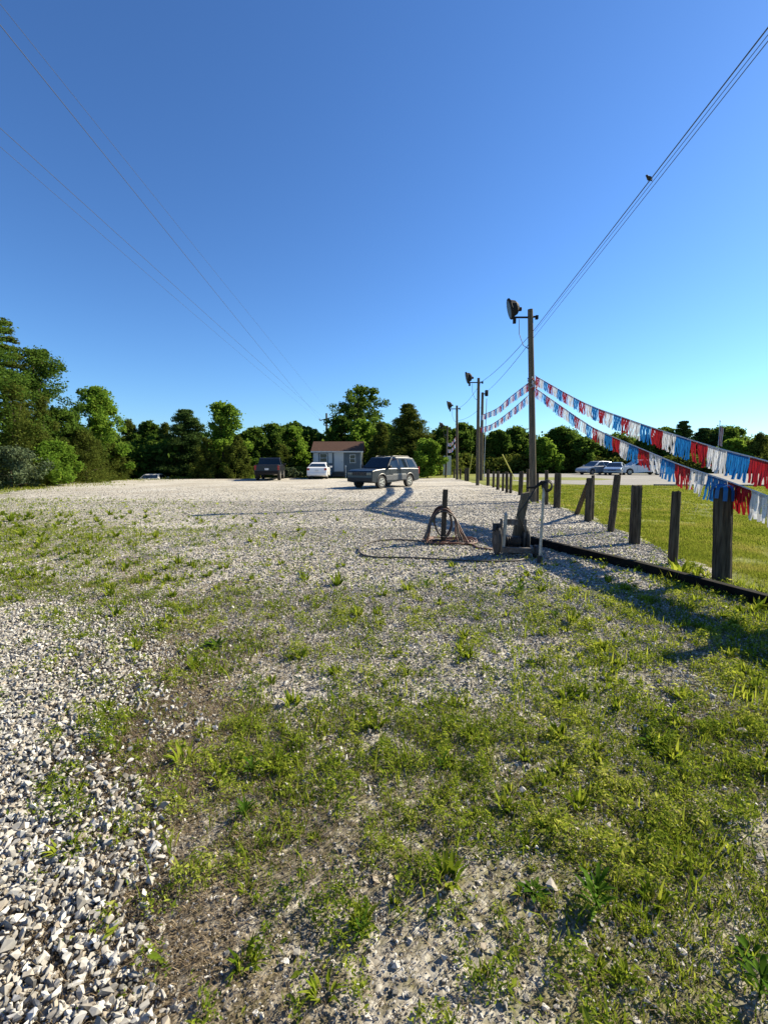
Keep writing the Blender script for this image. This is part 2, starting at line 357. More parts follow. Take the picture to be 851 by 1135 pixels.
# how much is green / brown over the lot: read off the photograph, row by row
ROWS = [545, 560, 580, 610, 650, 700, 760, 830, 900, 980, 1060, 1135]
COLS = [0, 140, 280, 425, 570, 710, 851]
GV = [[.5, .02, 0, 0, 0, 0, 0], [.5, .28, .08, .08, 0, 0, 0], [.7, .42, .16, .03, .02, 0, 0], [.6, .38, .16, .05, .03, .08, .3], [.36, .32, .22, .10, .2, .3, .75],
      [.15, .33, .36, .26, .32, .62, .85], [.10, .26, .42, .42, .42, .7, .85], [.05, .28, .5, .5, .55, .72, .78], [.0, .26, .52, .48, .64, .74, .62],
      [.0, .14, .46, .40, .66, .76, .52], [.0, .10, .42, .36, .6, .7, .48], [.0, .08, .38, .34, .52, .64, .48]]
BV = [[.1, 0, 0, 0, 0, 0, 0], [.1, .05, .05, .05, 0, 0, 0], [.2, .2, .1, .05, 0, 0, 0], [.25, .3, .15, .05, 0, 0, .1], [.15, .35, .25, .1, .05, .05, .1],
      [.12, .45, .36, .2, .1, .1, .1], [.15, .55, .42, .25, .15, .12, .12], [.28, .62, .42, .25, .15, .12, .15], [.3, .72, .45, .25, .15, .12, .2],
      [.55, .72, .5, .3, .15, .15, .2], [.8, .68, .5, .3, .2, .15, .25], [.5, .5, .5, .4, .25, .2, .25]]
GV = np.array(GV); BV = np.array(BV)
def to_px(x, y):
    x = np.asarray(x, float); y = np.maximum(np.asarray(y, float), 0.3)
    d = y * math.cos(PITCH) + CH * math.sin(PITCH); u = y * math.sin(PITCH) - CH * math.cos(PITCH)
    return 425.5 + FPX * x / d, 567.5 - FPX * u / d
def field(T, x, y):
    px, py = to_px(x, y)
    c = np.interp(px, COLS, range(len(COLS))); r = np.interp(py, ROWS, range(len(ROWS)))
    ci = np.clip(c.astype(int), 0, len(COLS) - 2); ri = np.clip(r.astype(int), 0, len(ROWS) - 2); fc = c - ci; fr = r - ri
    return (T[ri, ci] * (1 - fc) + T[ri, ci + 1] * fc) * (1 - fr) + (T[ri + 1, ci] * (1 - fc) + T[ri + 1, ci + 1] * fc) * fr
def fg(x, y): return field(GV, x, y) + (fbm(x, y, 2.2, 4) - 0.5) * .55 * np.clip(field(GV, x, y) * 3, 0, 1)
def fb(x, y): return field(BV, x, y) + (fbm(x + 40, y + 11, 1.6, 4) - 0.5) * 0.7 * np.clip(field(BV, x, y) * 3, 0, 1)
o = sheet('gravel_lot', lines(-60, 8, -3.2, 3.6, 0.05, 1.035), lines(-20, 41.5, 0.6, 5.0, 0.05, 1.03), lot_z, M['gravel'], {'g': fg, 'b': fb},
          keep=lambda x, y: (x < fence_x(y) + 0.12 + 0.12 * np.sin(y * 2.3)) & (x > -(15.5 + 0.17 * y) + 1.2 * np.sin(y * .35) + .5 * np.sin(y * 1.3)) & (y < 41 + 0.8 * np.sin(x * .4)))
tag(o, kind='structure')
# asphalt beyond the lawn
def poly_sheet(name, pts, z, m):
    me = bpy.data.meshes.new(name); me.from_pydata([(x, y, z) for x, y in pts], [], [tuple(range(len(pts)))]); me.update(); me.materials.append(m)
    o = link(bpy.data.objects.new(name, me)); return tag(o, kind='structure')
poly_sheet('asphalt_road', [(10.5, 33), (13, 30), (17, 28.6), (40, 26.6), (120, 24), (120, 58), (30, 58.5), (13, 59), (10, 45)], 0.012, M['asphalt'])
poly_sheet('grass_island', [(7.5, 37.5), (17.5, 37), (20, 39), (19, 43.5), (7.5, 45)], 0.018, M['grass_ground'])
kb = MB()
for a, b_ in (((17, 28.45), (40, 26.45)), ((40, 26.45), (120, 23.85))):
    a = Vector((*a, 0.05)); b2 = Vector((*b_, 0.05)); d = b2 - a; kb.box((a + b2) / 2, (d.length, 0.15, 0.12), Matrix.Rotation(math.atan2(d.y, d.x), 3, 'Z'))
tag(kb.build('kerb', M['asphalt']), kind='structure')

# ------------------------------------------------------------------ stones
RS = np.random.RandomState(11)
def ico(sub):
    import bmesh
    b = bmesh.new(); bmesh.ops.create_icosphere(b, subdivisions=sub, radius=1)
    V = np.array([v.co[:] for v in b.verts]); F = np.array([[v.index for v in f.verts] for f in b.faces]); b.free(); return V, F
def rotmats(n, tilt):
    a = RS.rand(n) * 2 * PI; t = RS.randn(n) * tilt; u = RS.randn(n) * tilt
    ca, sa, ct, st, cu, su = np.cos(a), np.sin(a), np.cos(t), np.sin(t), np.cos(u), np.sin(u); z = np.zeros(n); e = np.ones(n)
    Rz = np.stack([ca, -sa, z, sa, ca, z, z, z, e], -1).reshape(n, 3, 3)
    Rx = np.stack([e, z, z, z, ct, -st, z, st, ct], -1).reshape(n, 3, 3)
    Ry = np.stack([cu, z, su, z, e, z, -su, z, cu], -1).reshape(n, 3, 3)
    return Rz @ Rx @ Ry
def wedge(n, y0, y1, extra=1.5, xmax=None, left=0.93):
    n = int(n * (left * (y0 + y1) / 2 + extra) / (left * (y0 + y1) / 2 + .35)); y = np.sqrt(RS.rand(n) * (y1 ** 2 - y0 ** 2) + y0 ** 2); x = (RS.rand(n) * 2 - 1) * (left * y + extra); return x, y
def hull_protos(n, k):
    import bmesh
    out = []
    for q in range(n):
        b = bmesh.new()
        for v in range(k):
            d = RS.randn(3); d /= np.linalg.norm(d); d *= 0.8 + RS.rand() * .35; b.verts.new(d)
        res = bmesh.ops.convex_hull(b, input=b.verts)
        bmesh.ops.delete(b, geom=[v for v in b.verts if not v.link_faces], context='VERTS')
        b.verts.index_update(); V = np.array([v.co[:] for v in b.verts]); F = np.array([[v.index for v in f.verts] for f in b.faces if len(f.verts) == 3]); b.free()
        out.append((V, F))
    return out
PROT = {1: hull_protos(36, 8), 2: hull_protos(36, 11)}
def stones(P3, size, sub, tilt=0.35):
    n = len(P3); pick = RS.randint(0, 36, n); sc = np.stack([np.ones(n), 0.5 + RS.rand(n) * 0.45, 0.3 + RS.rand(n) * 0.4], -1) * (size * 1.12)[:, None]; Rm = rotmats(n, tilt)
    VV = []; FF = []; off = 0
    for q in range(36):
        m_ = np.nonzero(pick == q)[0]; V0, F0 = PROT[sub][q]; V = V0[None] * sc[m_][:, None, :]; V = np.einsum('nij,nkj->nki', Rm[m_], V) + P3[m_][:, None, :]
        F = F0[None] + (np.arange(len(m_)) * len(V0))[:, None, None] + off; VV.append(V.reshape(-1, 3)); FF.append(F.reshape(-1, 3)); off += len(m_) * len(V0)
    return np.concatenate(VV), np.concatenate(FF)
def in_lot(x, y): return x < fence_x(y) + 0.1
VS = []; FS = []; off = 0
for (y0, y1, n, sub, smin) in ((0.75, 2.6, 34000, 2, .0062), (2.6, 5.5, 90000, 1, .0078), (5.5, 10, 130000, 1, .0105), (10, 17, 90000, 1, .015), (17, 30, 70000, 1, .02)):
    x, y = wedge(n, y0, y1)
    g = fg(x, y); b = fb(x, y); cover = np.clip(1.2 - g * 1.1 - b * 0.6, 0.5, 1) ** 1.3 * (1 - smooth(14, 30, y))
    kp = (RS.rand(len(x)) < cover) & in_lot(x, y); x = x[kp]; y = y[kp]
    pile = smooth(0.75, 0.35, fg(x, y) + fb(x, y))
    pile2 = smooth(-.5, -.8, x / y) * smooth(6, 3, y); s = smin * np.exp(RS.randn(len(x)) * 0.42) * (0.85 + 0.3 * pile + .35 * pile2); s = np.minimum(s, 0.022)
    p = np.stack([x, y, lot_z(x, y) + s * (0.1 + RS.rand(len(x)) * 0.5)], -1)
    V, F = stones(p, s, sub); VS.append(V); FS.append(F + off); off += len(V)
# the loose stone heap at the left, stones lying over one another
n = 100000; y = .75 + RS.rand(n) ** .8 * 3.7; x = -(.30 * (y * .95 + .3) + RS.rand(n) * (.68 * (y * .95 + .3) + 1.0)); kp = (RS.rand(len(x)) < np.clip(1.35 - fg(x, y) * 1.8 - fb(x, y) * .8, 0, 1) * smooth(.40, .60, -x / (y * .95 + .3) + (fbm(x, y, 3, 3) - .5) * .35)); x = x[kp]; y = y[kp]
s = .0105 * np.exp(RS.randn(len(x)) * .35); s = np.minimum(s, .022)
V, F = stones(np.stack([x, y, lot_z(x, y) + s * .3 + RS.rand(len(x)) * .03], -1), s, 2, .8); VS.append(V); FS.append(F + off); off += len(V)
# bigger pale pieces lying here and there among the weeds
x, y = wedge(2600, .8, 7); kp = in_lot(x, y); x = x[kp]; y = y[kp]; s = np.minimum(.009 * np.exp(RS.randn(len(x)) * .4), .022)
V, F = stones(np.stack([x, y, lot_z(x, y) + s * .6 + .004], -1), s, 2, .4); VS.append(V); FS.append(F + off); off += len(V)
# fine chips everywhere near
x, y = wedge(170000, .75, 5.0); kp = in_lot(x, y) & (RS.rand(len(x)) < np.clip(fbm(x, y, 4, 3) * 2.0 - .2, .2, 1)); x = x[kp]; y = y[kp]; s = (.0026 + .0007 * y) * np.exp(RS.randn(len(x)) * .35)
V, F = stones(np.stack([x, y, lot_z(x, y) + s * (.4 + 2.5 * RS.rand(len(x)))], -1), s, 1, .8); VS.append(V); FS.append(F + off); off += len(V)
tag(fast('gravel', np.concatenate(VS), np.concatenate(FS), M['stone']), kind='stuff')

# ------------------------------------------------------------------ blades and leaves
def blades(x, y, z, h, wd, lean, az=None):
    n = len(x); a = RS.rand(n) * 2 * PI if az is None else az; t = a + PI / 2 + RS.randn(n) * 0.3
    d = np.stack([np.cos(a), np.sin(a), np.zeros(n)], -1); s = np.stack([np.cos(t), np.sin(t), np.zeros(n)], -1) * (wd / 2)[:, None]
    b = np.stack([x, y, z], -1); up = np.array([0, 0, 1.0])
    mid = b + d * (h * lean * 0.35)[:, None] + up * (h * (1 - lean * 0.25) * 0.55)[:, None]
    tip = b + d * (h * lean)[:, None] + up * (h * np.sqrt(np.clip(1 - lean ** 2, 0.02, 1)))[:, None]
    V = np.stack([b - s, b + s, mid + s * 0.8, mid - s * 0.8, tip], 1)
    F = (np.array([[0, 1, 2], [0, 2, 3], [3, 2, 4]])[None] + (np.arange(n) * 5)[:, None, None])
    return V.reshape(-1, 3), F.reshape(-1, 3)
def leaves(p, size, tilt=0.6, asp=0.5):
    n = len(p); Rm = rotmats(n, tilt)
    base = np.array([[-1, 0, 0], [0, -1, 0.12], [1, 0, 0.1], [0, 1, 0.12]], float)
    V = base[None] * np.stack([size, size * asp, size], -1)[:, None, :]
    V = np.einsum('nij,nkj->nki', Rm, V) + p[:, None, :]
    F = np.array([[0, 1, 2, 3]])[None] + (np.arange(n) * 4)[:, None, None]
    return V.reshape(-1, 3), F.reshape(-1, 4)

# low creeping weeds between the stones
VS = []; FS = []; off = 0
for (y0, y1, n, sz) in ((0.75, 2.4, 190000, .0062), (2.4, 5, 300000, .008), (5, 10, 170000, .014), (10, 18, 50000, .024)):
    x, y = wedge(n, y0, y1); clump = .5 * fbm(x, y, 7, 3) + .5 * fbm(x + 3, y, 17, 2); g = fg(x, y)
    kp = (RS.rand(len(x)) < np.clip((g - 0.30) * 0.85 + (clump - 0.5) * 6.0, 0, 1) * np.clip(g * 4.5, 0.03, 1)) & in_lot(x, y); x = x[kp]; y = y[kp]; m_ = len(x)
    hh = (0.003 + 0.075 * np.clip((.5 * fbm(x, y, 7, 3) + .5 * fbm(x + 3, y, 17, 2) - 0.5) * 6, 0, 1) ** 1.3) * RS.rand(m_) * (1.0 + .0 * y) + 0.004
    V, F = leaves(np.stack([x, y, lot_z(x, y) + hh + .004], -1), sz * np.exp(RS.randn(m_) * .4), 0.85, 0.4); VS.append(V); FS.append(F + off); off += len(V)
tag(fast('creeping_weeds', np.concatenate(VS), np.concatenate(FS), M['weed']), 'low yellow-green creeping weeds spreading over the gravel', 'weeds', kind='stuff')
# grass tufts
def tufts(n, y0, y1, per, h0, wd, gate, spread=0.03, power=1.0):
    x, y = wedge(n, y0, y1); kp = (RS.rand(len(x)) < np.clip(gate(x, y), 0, 1) ** power) & in_lot(x, y); x = x[kp]; y = y[kp]; m_ = len(x)
    sc = np.exp(RS.randn(m_) * 0.45); x = np.repeat(x, per); y = np.repeat(y, per); sc = np.repeat(sc, per); k = len(x)
    x = x + RS.randn(k) * spread * sc; y = y + RS.randn(k) * spread * sc
    h = h0 * sc * (0.5 + RS.rand(k) * 0.8)
    return blades(x, y, lot_z(x, y) - 0.003, h, wd * np.sqrt(sc), np.clip(0.62 + RS.randn(k) * 0.28, 0.1, 0.95))
gate = lambda x, y: np.clip((fg(x, y) - 0.2) * 1.1 + (fbm(x + 5, y, 3.1, 3) - 0.5) * 2.2, 0, 1) * np.clip(fg(x, y) * 4, 0.06, 1)
VS = []; FS = []; off = 0
for a in ((6500, 0.75, 2.6, 13, .026, .0034), (1300, 0.75, 2.6, 12, .05, .0044), (9000, 2.6, 5.5, 11, .032, .005), (2600, 2.6, 5.5, 12, .055, .007), (5000, 5.5, 10, 11, .05, .009), (2200, 10, 20, 9, .07, .016), (700, 18, 38, 8, .11, .03)):
    n, y0, y1, per, h0, wd = a
    V, F = tufts(n, y0, y1, per, h0, wd, gate, spread=0.02 + 0.004 * y0); VS.append(V); FS.append(F + off); off += len(V)
# leafy clumps: broader blades spreading outward
for (n, y0, y1, per, ln, wd) in ((420, .75, 2.8, 22, .042, .0085), (1300, 2.8, 6.5, 18, .06, .013), (900, 6.5, 13, 14, .09, .024)):
    x, y = wedge(n, y0, y1); kp = (RS.rand(len(x)) < np.clip(fg(x, y) * 1.3 - .05, 0, 1)) & in_lot(x, y); x = x[kp]; y = y[kp]; m_ = len(x)
    sc = np.repeat(np.exp(RS.randn(m_) * .35), per); az = RS.rand(m_ * per) * 2 * PI; x = np.repeat(x, per) + np.cos(az) * .012 * sc; y = np.repeat(y, per) + np.sin(az) * .012 * sc; k = len(x)
    V, F = blades(x, y, lot_z(x, y), ln * sc * (.6 + RS.rand(k) * .6), wd * sc, np.clip(.62 + RS.randn(k) * .25, .1, .95), az); VS.append(V); FS.append(F + off); off += len(V)
tag(fast('grass_tufts', np.concatenate(VS), np.concatenate(FS), M['tuft']), 'bright green grass tufts growing through the gravel', 'grass', kind='stuff')
# dead grass
VS = []; FS = []; off = 0
for (y0, y1, n, h0, wd) in ((0.75, 2.6, 150000, .036, .0019), (2.6, 5.5, 90000, .05, .0034), (5.5, 10, 40000, .06, .006)):
    x, y = wedge(n, y0, y1); kp = (RS.rand(len(x)) < np.clip(fb(x, y) * 1.2 - 0.06, 0, 1)) & in_lot(x, y); x = x[kp]; y = y[kp]; k = len(x)
    az = fbm(x, y, 1.2, 2) * 9 + RS.randn(k) * 0.7
    V, F = blades(x, y, lot_z(x, y) + RS.rand(k) * .012, h0 * (0.4 + RS.rand(k)), np.full(k, wd), np.clip(0.95 + RS.randn(k) * 0.07, 0.6, 0.995), az); VS.append(V); FS.append(F + off); off += len(V)
tag(fast('dead_grass', np.concatenate(VS), np.concatenate(FS), M['dry']), 'grey-brown dead grass lying flat between the stones', 'dead grass', kind='stuff')
# lawn right of the posts
VS = []; FS = []; off = 0
for (y0, y1, n, h0, wd) in ((3.5, 8, 60000, .05, .006), (8, 14, 100000, .055, .011), (14, 29, 100000, .06, .022)):
    y = np.sqrt(RS.rand(n) * (y1 ** 2 - y0 ** 2) + y0 ** 2); x0 = fence_x(y) + 0.02; x = x0 + RS.rand(n) * np.maximum(0.9 * y + 0.5 - x0, 0.3)
    bare = fbm(x, y, 0.9, 4); kp = RS.rand(len(x)) < np.clip(1.1 - np.maximum(0, bare - .55) * 5 - 0.7 * np.exp(-(x - x0) * 4), 0.1, 1); x = x[kp]; y = y[kp]; k = len(x)
    V, F = blades(x, y, ground_z(x, y), h0 * (0.4 + RS.rand(k) * 0.9), np.full(k, wd), np.clip(0.45 + RS.randn(k) * 0.25, 0.05, 0.9)); VS.append(V); FS.append(F + off); off += len(V)
# verge at the left of the lot and in front of the trees
n = 40000; y = 22 + RS.rand(n) * 24; x = -(13 + RS.rand(n) * 26)
kp = (fbm(x, y, .5, 3) > .42) & (RS.rand(len(x)) < smooth(-15, -24, x + 0 * y)); x = x[kp]; y = y[kp]; k = len(x)
V, F = blades(x, y, ground_z(x, y), .12 * (0.4 + RS.rand(k)), np.full(k, .035), np.clip(0.4 + RS.randn(k) * 0.25, 0.05, 0.9)); VS.append(V); FS.append(F + off); off += len(V)
tag(fast('lawn_grass', np.concatenate(VS), np.concatenate(FS), M['lawn_blade']), 'short sunlit lawn grass', 'grass', kind='stuff')

# broad-leaved weeds that stand out one by one
def weed(px, py, size, nleaf, kind, label):
    p = G(px, py); z = float(lot_z(p.x, p.y)); rnd = random.Random(int(px * 7 + py))
    size *= .72; t = thing('weed_plant', label, 'weed', (p.x, p.y, z), rnd.random() * 6, 'single weeds in the gravel')
    mb = MB()
    for i in range(nleaf):
        a = i * 2.399 + rnd.random() * .4; ln = size * (0.6 + rnd.random() * 0.6); el = (0.25 + 0.8 * (i / nleaf)) if kind == 'rosette' else 0.55 + rnd.random() * .8
        wd = ln * (0.12 if kind == 'rosette' else 0.07); zb = 0 if kind == 'rosette' else size * 0.7 * i / nleaf
        d = Vector((math.cos(a), math.sin(a), 0)); s = Vector((-math.sin(a), math.cos(a), 0)); secs = []
        for u, ww in ((0, .25), (.3, .8), (.6, 1), (.85, .6), (1, .05)):
            c = d * (ln * u * math.cos(el)) + Vector((0, 0, zb + ln * (u * math.sin(el) - 0.45 * u * u * math.sin(el)) + .003))
            secs.append((c - s * wd * ww + Vector((0, 0, wd * ww * .4)), c, c + s * wd * ww + Vector((0, 0, wd * ww * .4))))
        vs = [q for k in secs for q in k]; fs = []
        for k in range(4): fs += [(k * 3, k * 3 + 1, k * 3 + 4, k * 3 + 3), (k * 3 + 1, k * 3 + 2, k * 3 + 5, k * 3 + 4)]
        mb.add(vs, fs)
    mb.build('leaves', M['broad'], t, sm=True)
    st = MB(); st.tube([(0, 0, -.01), (0, 0, size * (.15 if kind == 'rosette' else .75))], [.004, .002], 5); st.build('stem', M['broad'], t)
for a in ((660, 1020, .15, 26, 'tall', 'largest dark green leafy weed low in the right foreground'),
          (240, 722, .16, 18, 'rosette', 'broad dark green rosette weed left of the photo centre'),
          (575, 662, .20, 30, 'tall', 'bushy green weed patch in the gravel in front of the reel cart'),
          (473, 655, .15, 20, 'tall', 'small green weed in the gravel below the hose stake'),
          (280, 865, .11, 22, 'tall', 'green grassy weed left of centre in the foreground, upper of two'),
          (272, 915, .10, 22, 'tall', 'green grassy weed left of centre in the foreground, lower of two'),
          (72, 622, .17, 16, 'rosette', 'small dark weed far left where gravel turns green'),
          (590, 1000, .09, 14, 'rosette', 'yellow-green weed beside the largest foreground weed'),
          (840, 1120, .14, 18, 'tall', 'leafy weed cut by the lower right corner'),
          (725, 835, .12, 14, 'rosette', 'flat pale rosette weed on the right foreground grass'),
          (400, 1050, .08, 14, 'tall', 'low green weed at the bottom centre of the foreground'),
          (240, 590, .18, 14, 'tall', 'lone green tuft on the pale gravel left of the hose loop'),
          (830, 1075, .10, 12, 'rosette', 'small rosette weed just above the lower right corner'),
          (615, 690, .12, 20, 'tall', 'yellow-green weed below the reel cart near the timber edge'),
          (590, 740, .10, 16, 'rosette', 'light green rosette weed in the middle right grass'),
          (490, 860, .09, 14, 'tall', 'short weed clump in the centre foreground')):
    weed(*a)

# ------------------------------------------------------------------ trees
LEAF = {'oak': 'leaf_oak', 'maple': 'leaf_maple', 'cedar': 'leaf_cedar', 'pine': 'leaf_pine', 'airy': 'leaf_oak', 'shrub': 'leaf_grey', 'layer': 'leaf_cedar'}
def tree(px, top, hw, Y, kind, label, cat='tree', group='trees around the lot', low=0.04):
    rs = np.random.RandomState(int(px * 13 + top * 7 + Y) % 100000)
    T = P(px, top, Y); zb = float(ground_z(T.x, Y)); H = T.z - zb; Rr = hw * Y / FPX * 1.15
    name = {'oak': 'broadleaf_tree', 'maple': 'broadleaf_tree', 'airy': 'broadleaf_tree', 'cedar': 'cedar_tree', 'layer': 'cedar_tree', 'pine': 'pine_tree', 'shrub': 'shrub'}[kind]
    t = thing(name, label, cat, (T.x, Y, zb), 0, group)
    leaf = max(0.055, 0.0023 * Y); C = []; Rc = []; limbs = []
    if kind in ('oak', 'maple', 'airy', 'shrub'):
        n = {'oak': 125, 'maple': 125, 'airy': 80, 'shrub': 55}[kind]; z0 = H * (0.45 if kind == 'airy' else low + .03)
        lob = [(rs.rand() * 2 * PI, rs.rand() * 2 - 1, rs.rand()) for _ in range(5)]
        for i in range(n):
            u = rs.rand() ** 0.8; z = z0 + (H - z0) * u
            # envelope: full low, rounded towards the top
            env = Rr * (math.sqrt(max(0.0, 1 - max(0, (u - 0.35) / 0.65) ** 2.1)) * 0.95 + 0.05) * (0.75 + 0.25 * min(1, u / .3))
            if kind == 'maple': env *= (1 - 0.35 * max(0, u - .3))
            a = rs.rand() * 2 * PI; e2 = env * (0.8 + 0.35 * math.sin(a * 3 + lob[0][0] + u * 5))
            r = e2 * math.sqrt(rs.rand()) * 0.98; rc = Rr * (0.12 + rs.rand() * 0.14) * (0.85 if kind == 'airy' else 1)
            C.append((math.cos(a) * r, math.sin(a) * r, min(z, H - rc * 0.6))); Rc.append(rc)
        C.append((rs.randn() * .1 * Rr, 0, H - Rr * .14)); Rc.append(Rr * .2)
        per = {'oak': 150, 'maple': 150, 'airy': 110, 'shrub': 130}[kind]
    elif kind == 'cedar':
        n = 80
        for i in range(n):
            u = rs.rand() ** 1.15; z = H * (low + (1 - low) * u); env = Rr * (1 - u) ** 0.7 * (1 if u > .12 else .8) * (.8 + .45 * rs.rand()) + 0.1
            a = rs.rand() * 2 * PI; r = env * math.sqrt(rs.rand()) * (0.85 + .3 * rs.rand()); rc = Rr * (0.16 + .14 * rs.rand()) * (1.15 - .6 * u)
            C.append((math.cos(a) * r, math.sin(a) * r, min(z, H - rc * .7))); Rc.append(rc)
        for k in range(4): C.append((0, 0, H * (0.8 + .05 * k) - .1)); Rc.append(Rr * .1 + .08)
        per = 190
    else:   # pine / layered cedar: whorls of near-level boughs
        tiers = 18
        for k in range(tiers):
            u = (k + .5) / tiers; z = H * (0.12 + 0.86 * u); env = Rr * (1 - u) ** (0.75 if kind == 'layer' else 0.6) + .15
            for b in range(7):
                a = rs.rand() * 2 * PI; e3 = env * (0.65 + .45 * rs.rand()); limbs.append(((0, 0, z - .15 * e3), (math.cos(a) * e3 * .9, math.sin(a) * e3 * .9, z + .1 * e3)))
                for q in (0.2, 0.45, 0.7, 0.95):
                    C.append((math.cos(a) * e3 * q, math.sin(a) * e3 * q, z + .12 * e3 * q + rs.randn() * .05)); Rc.append(Rr * .2 * (1.2 - .6 * u))
        C.append((0, 0, H - .2)); Rc.append(Rr * .1)
        per = 80
    C = np.array(C); Rc = np.array(Rc); dens = 1.0
    n = len(C) * per; idx = np.repeat(np.arange(len(C)), per)
    d = rs.randn(n, 3); d /= np.linalg.norm(d, axis=1)[:, None]; rr = rs.rand(n) ** 0.5 * np.where(rs.rand(n) < .16, 1.5, 1.0)
    flat = 0.38 if kind in ('pine', 'layer') else (1.35 if kind == 'cedar' else 0.8)
    p = C[idx] + d * (Rc[idx] * rr)[:, None] * np.array([1, 1, flat]); p = p[p[:, 2] > 0.02]; n = len(p)
    sz = leaf * (0.7 + rs.rand(n) * .8)
    global RS; keep_ = RS; RS = rs
    V, F = leaves(p, sz, 1.0, 0.6 if kind in ('oak', 'maple', 'airy', 'shrub') else 0.3); RS = keep_
    fast('crown', V, F, M[LEAF[kind]], t)
    mb = MB(); r0 = 0.035 * H * (.7 if kind != 'airy' else .6); lean = rs.randn() * .02 * H
    mb.tube([(0, 0, -0.2), (lean * .3, 0, H * .3), (lean, 0, H * .6), (lean * 1.1, 0, H * .92)], [r0, r0 * .75, r0 * .45, r0 * .1], 7)
    if kind not in ('pine', 'layer'):
        for k in rs.choice(len(C), 12, replace=False):
            zb_ = max(0.15, C[k][2] * 0.6); limbs.append(((lean * zb_ / H, 0, zb_), tuple(C[k])))
    for a, b in limbs[:60]:
        a = Vector(a); b = Vector(b); mb.tube([a, a.lerp(b, .5) + Vector((0, 0, .04 * (b - a).length)), b], [r0 * .3, r0 * .2, r0 * .06], 4)
    mb.build('trunk', M['bark'], t, sm=True)
    return t
TR = [
 (-24, 338, 46, 27, 'oak', 'tall green tree cut off by the left frame edge'),
 (4, 350, 26, 30, 'layer', 'tallest spiky evergreen at the far left'),
 (42, 386, 34, 32, 'oak', 'dark rounded tree right of the tallest far-left evergreen'),
 (14, 425, 30, 27.5, 'cedar', 'olive cedar below the tallest far-left evergreen'),
 (46, 440, 20, 29, 'cedar', 'olive cedar in front of the dark rounded tree at left'),
 (72, 455, 26, 34, 'oak', 'mid-green broadleaf tree between dark rounded tree and bright peaked one'),
 (108, 430, 27, 37, 'maple', 'bright green peaked tree left of the pickup, standing above its neighbours'),
 (92, 478, 26, 33, 'cedar', 'dark cedar in front of the bright peaked tree'),
 (120, 490, 18, 37, 'cedar', 'low dark cedar right below the bright peaked tree'),
 (60, 490, 24, 28.5, 'maple', 'low leafy young tree at the grass verge on the left'),
 (143, 466, 17, 51, 'cedar', 'narrow dark evergreen right of the bright peaked tree'),
 (163, 467, 17, 52, 'oak', 'dark tree above the half-hidden car roof'),
 (183, 470, 16, 51, 'cedar', 'narrow evergreen left of the layered pine'),
 (206, 453, 30, 48, 'pine', 'dark layered pine with level boughs left of the rounded bright tree'),
 (248, 447, 26, 43, 'maple', 'rounded bright green tree above the gravel, left of the pickup'),
 (228, 486, 17, 41, 'cedar', 'dark cedar below the rounded bright tree'),
 (262, 484, 16, 41.5, 'cedar', 'olive cedar just left of the pickup'),
 (280, 474, 18, 46, 'oak', 'green tree directly above the pickup'),
 (303, 470, 20, 48, 'oak', 'dark leafy tree right above the pickup cab'),
 (326, 474, 17, 49, 'maple', 'mid-green tree between pickup and white sedan'),
 (312, 494, 15, 45, 'cedar', 'low dark evergreen right behind the pickup'),
 (344, 478, 13, 53, 'oak', 'round-topped tree left of the shed roof'),
 (396, 428, 29, 57, 'airy', 'tallest open-crowned tree standing behind the shed'),
 (378, 462, 18, 54, 'oak', 'dark tree right behind the shed roof'),
 (400, 466, 20, 52, 'maple', 'bright-leaved tree in front of the open-crowned tree'),
 (422, 470, 18, 49, 'cedar', 'dark cedar right of the shed, behind the grey SUV'),
 (452, 447, 30, 46, 'layer', 'broad ragged evergreen behind the grey SUV'),
 (474, 488, 17, 42, 'maple', 'low bright green tree right of the grey SUV'),
 (438, 486, 20, 45, 'cedar', 'dark bushy evergreen directly behind the grey SUV roof'),
 (492, 474, 16, 58, 'oak', 'dark tree behind the farthest light pole'),
 (513, 470, 16, 60, 'oak', 'dark tree behind the second farthest light pole'),
 (532, 476, 15, 62, 'cedar', 'dark evergreen behind the pair of middle poles'),
 (552, 478, 15, 62, 'oak', 'dark leafy tree right of the pair of middle poles'),
 (574, 474, 18, 64, 'oak', 'dark tree left of the nearest light pole'),
 (602, 486, 16, 60, 'maple', 'lighter rounded tree just right of the nearest light pole'),
 (622, 474, 19, 64, 'oak', 'dark domed tree right of the nearest light pole'),
 (645, 486, 16, 62, 'oak', 'low dark tree above the silver hatchback'),
 (668, 482, 16, 66, 'oak', 'dark tree behind the far parked cars'),
 (692, 486, 17, 64, 'cedar', 'dark evergreen above the white van'),
 (716, 484, 15, 66, 'oak', 'low leafy tree right of the white van'),
 (738, 474, 15, 66, 'oak', 'dark tree left of the tall far pine'),
 (758, 466, 13, 66, 'pine', 'tall far pine seen above the upper pennant string'),
 (780, 474, 16, 68, 'pine', 'far pine left of the flagpole'),
 (805, 474, 22, 68, 'oak', 'broad far tree behind the flagpole'),
 (812, 488, 16, 63, 'maple', 'yellowish tree right below the flagpole top'),
 (842, 482, 18, 62, 'cedar', 'dark conical evergreen at the right frame edge'),
 (870, 478, 20, 66, 'oak', 'dark tree cut off by the right frame edge'),
 (10, 496, 34, 25.5, 'shrub', 'grey-green shrub at the left frame edge beside the verge'),
 (322, 519, 10, 42, 'shrub', 'pale shrub between the pickup and the white sedan'),
 (266, 517, 12, 42, 'maple', 'low sunlit bush left of the pickup'),
]
for a in TR: tree(*a)
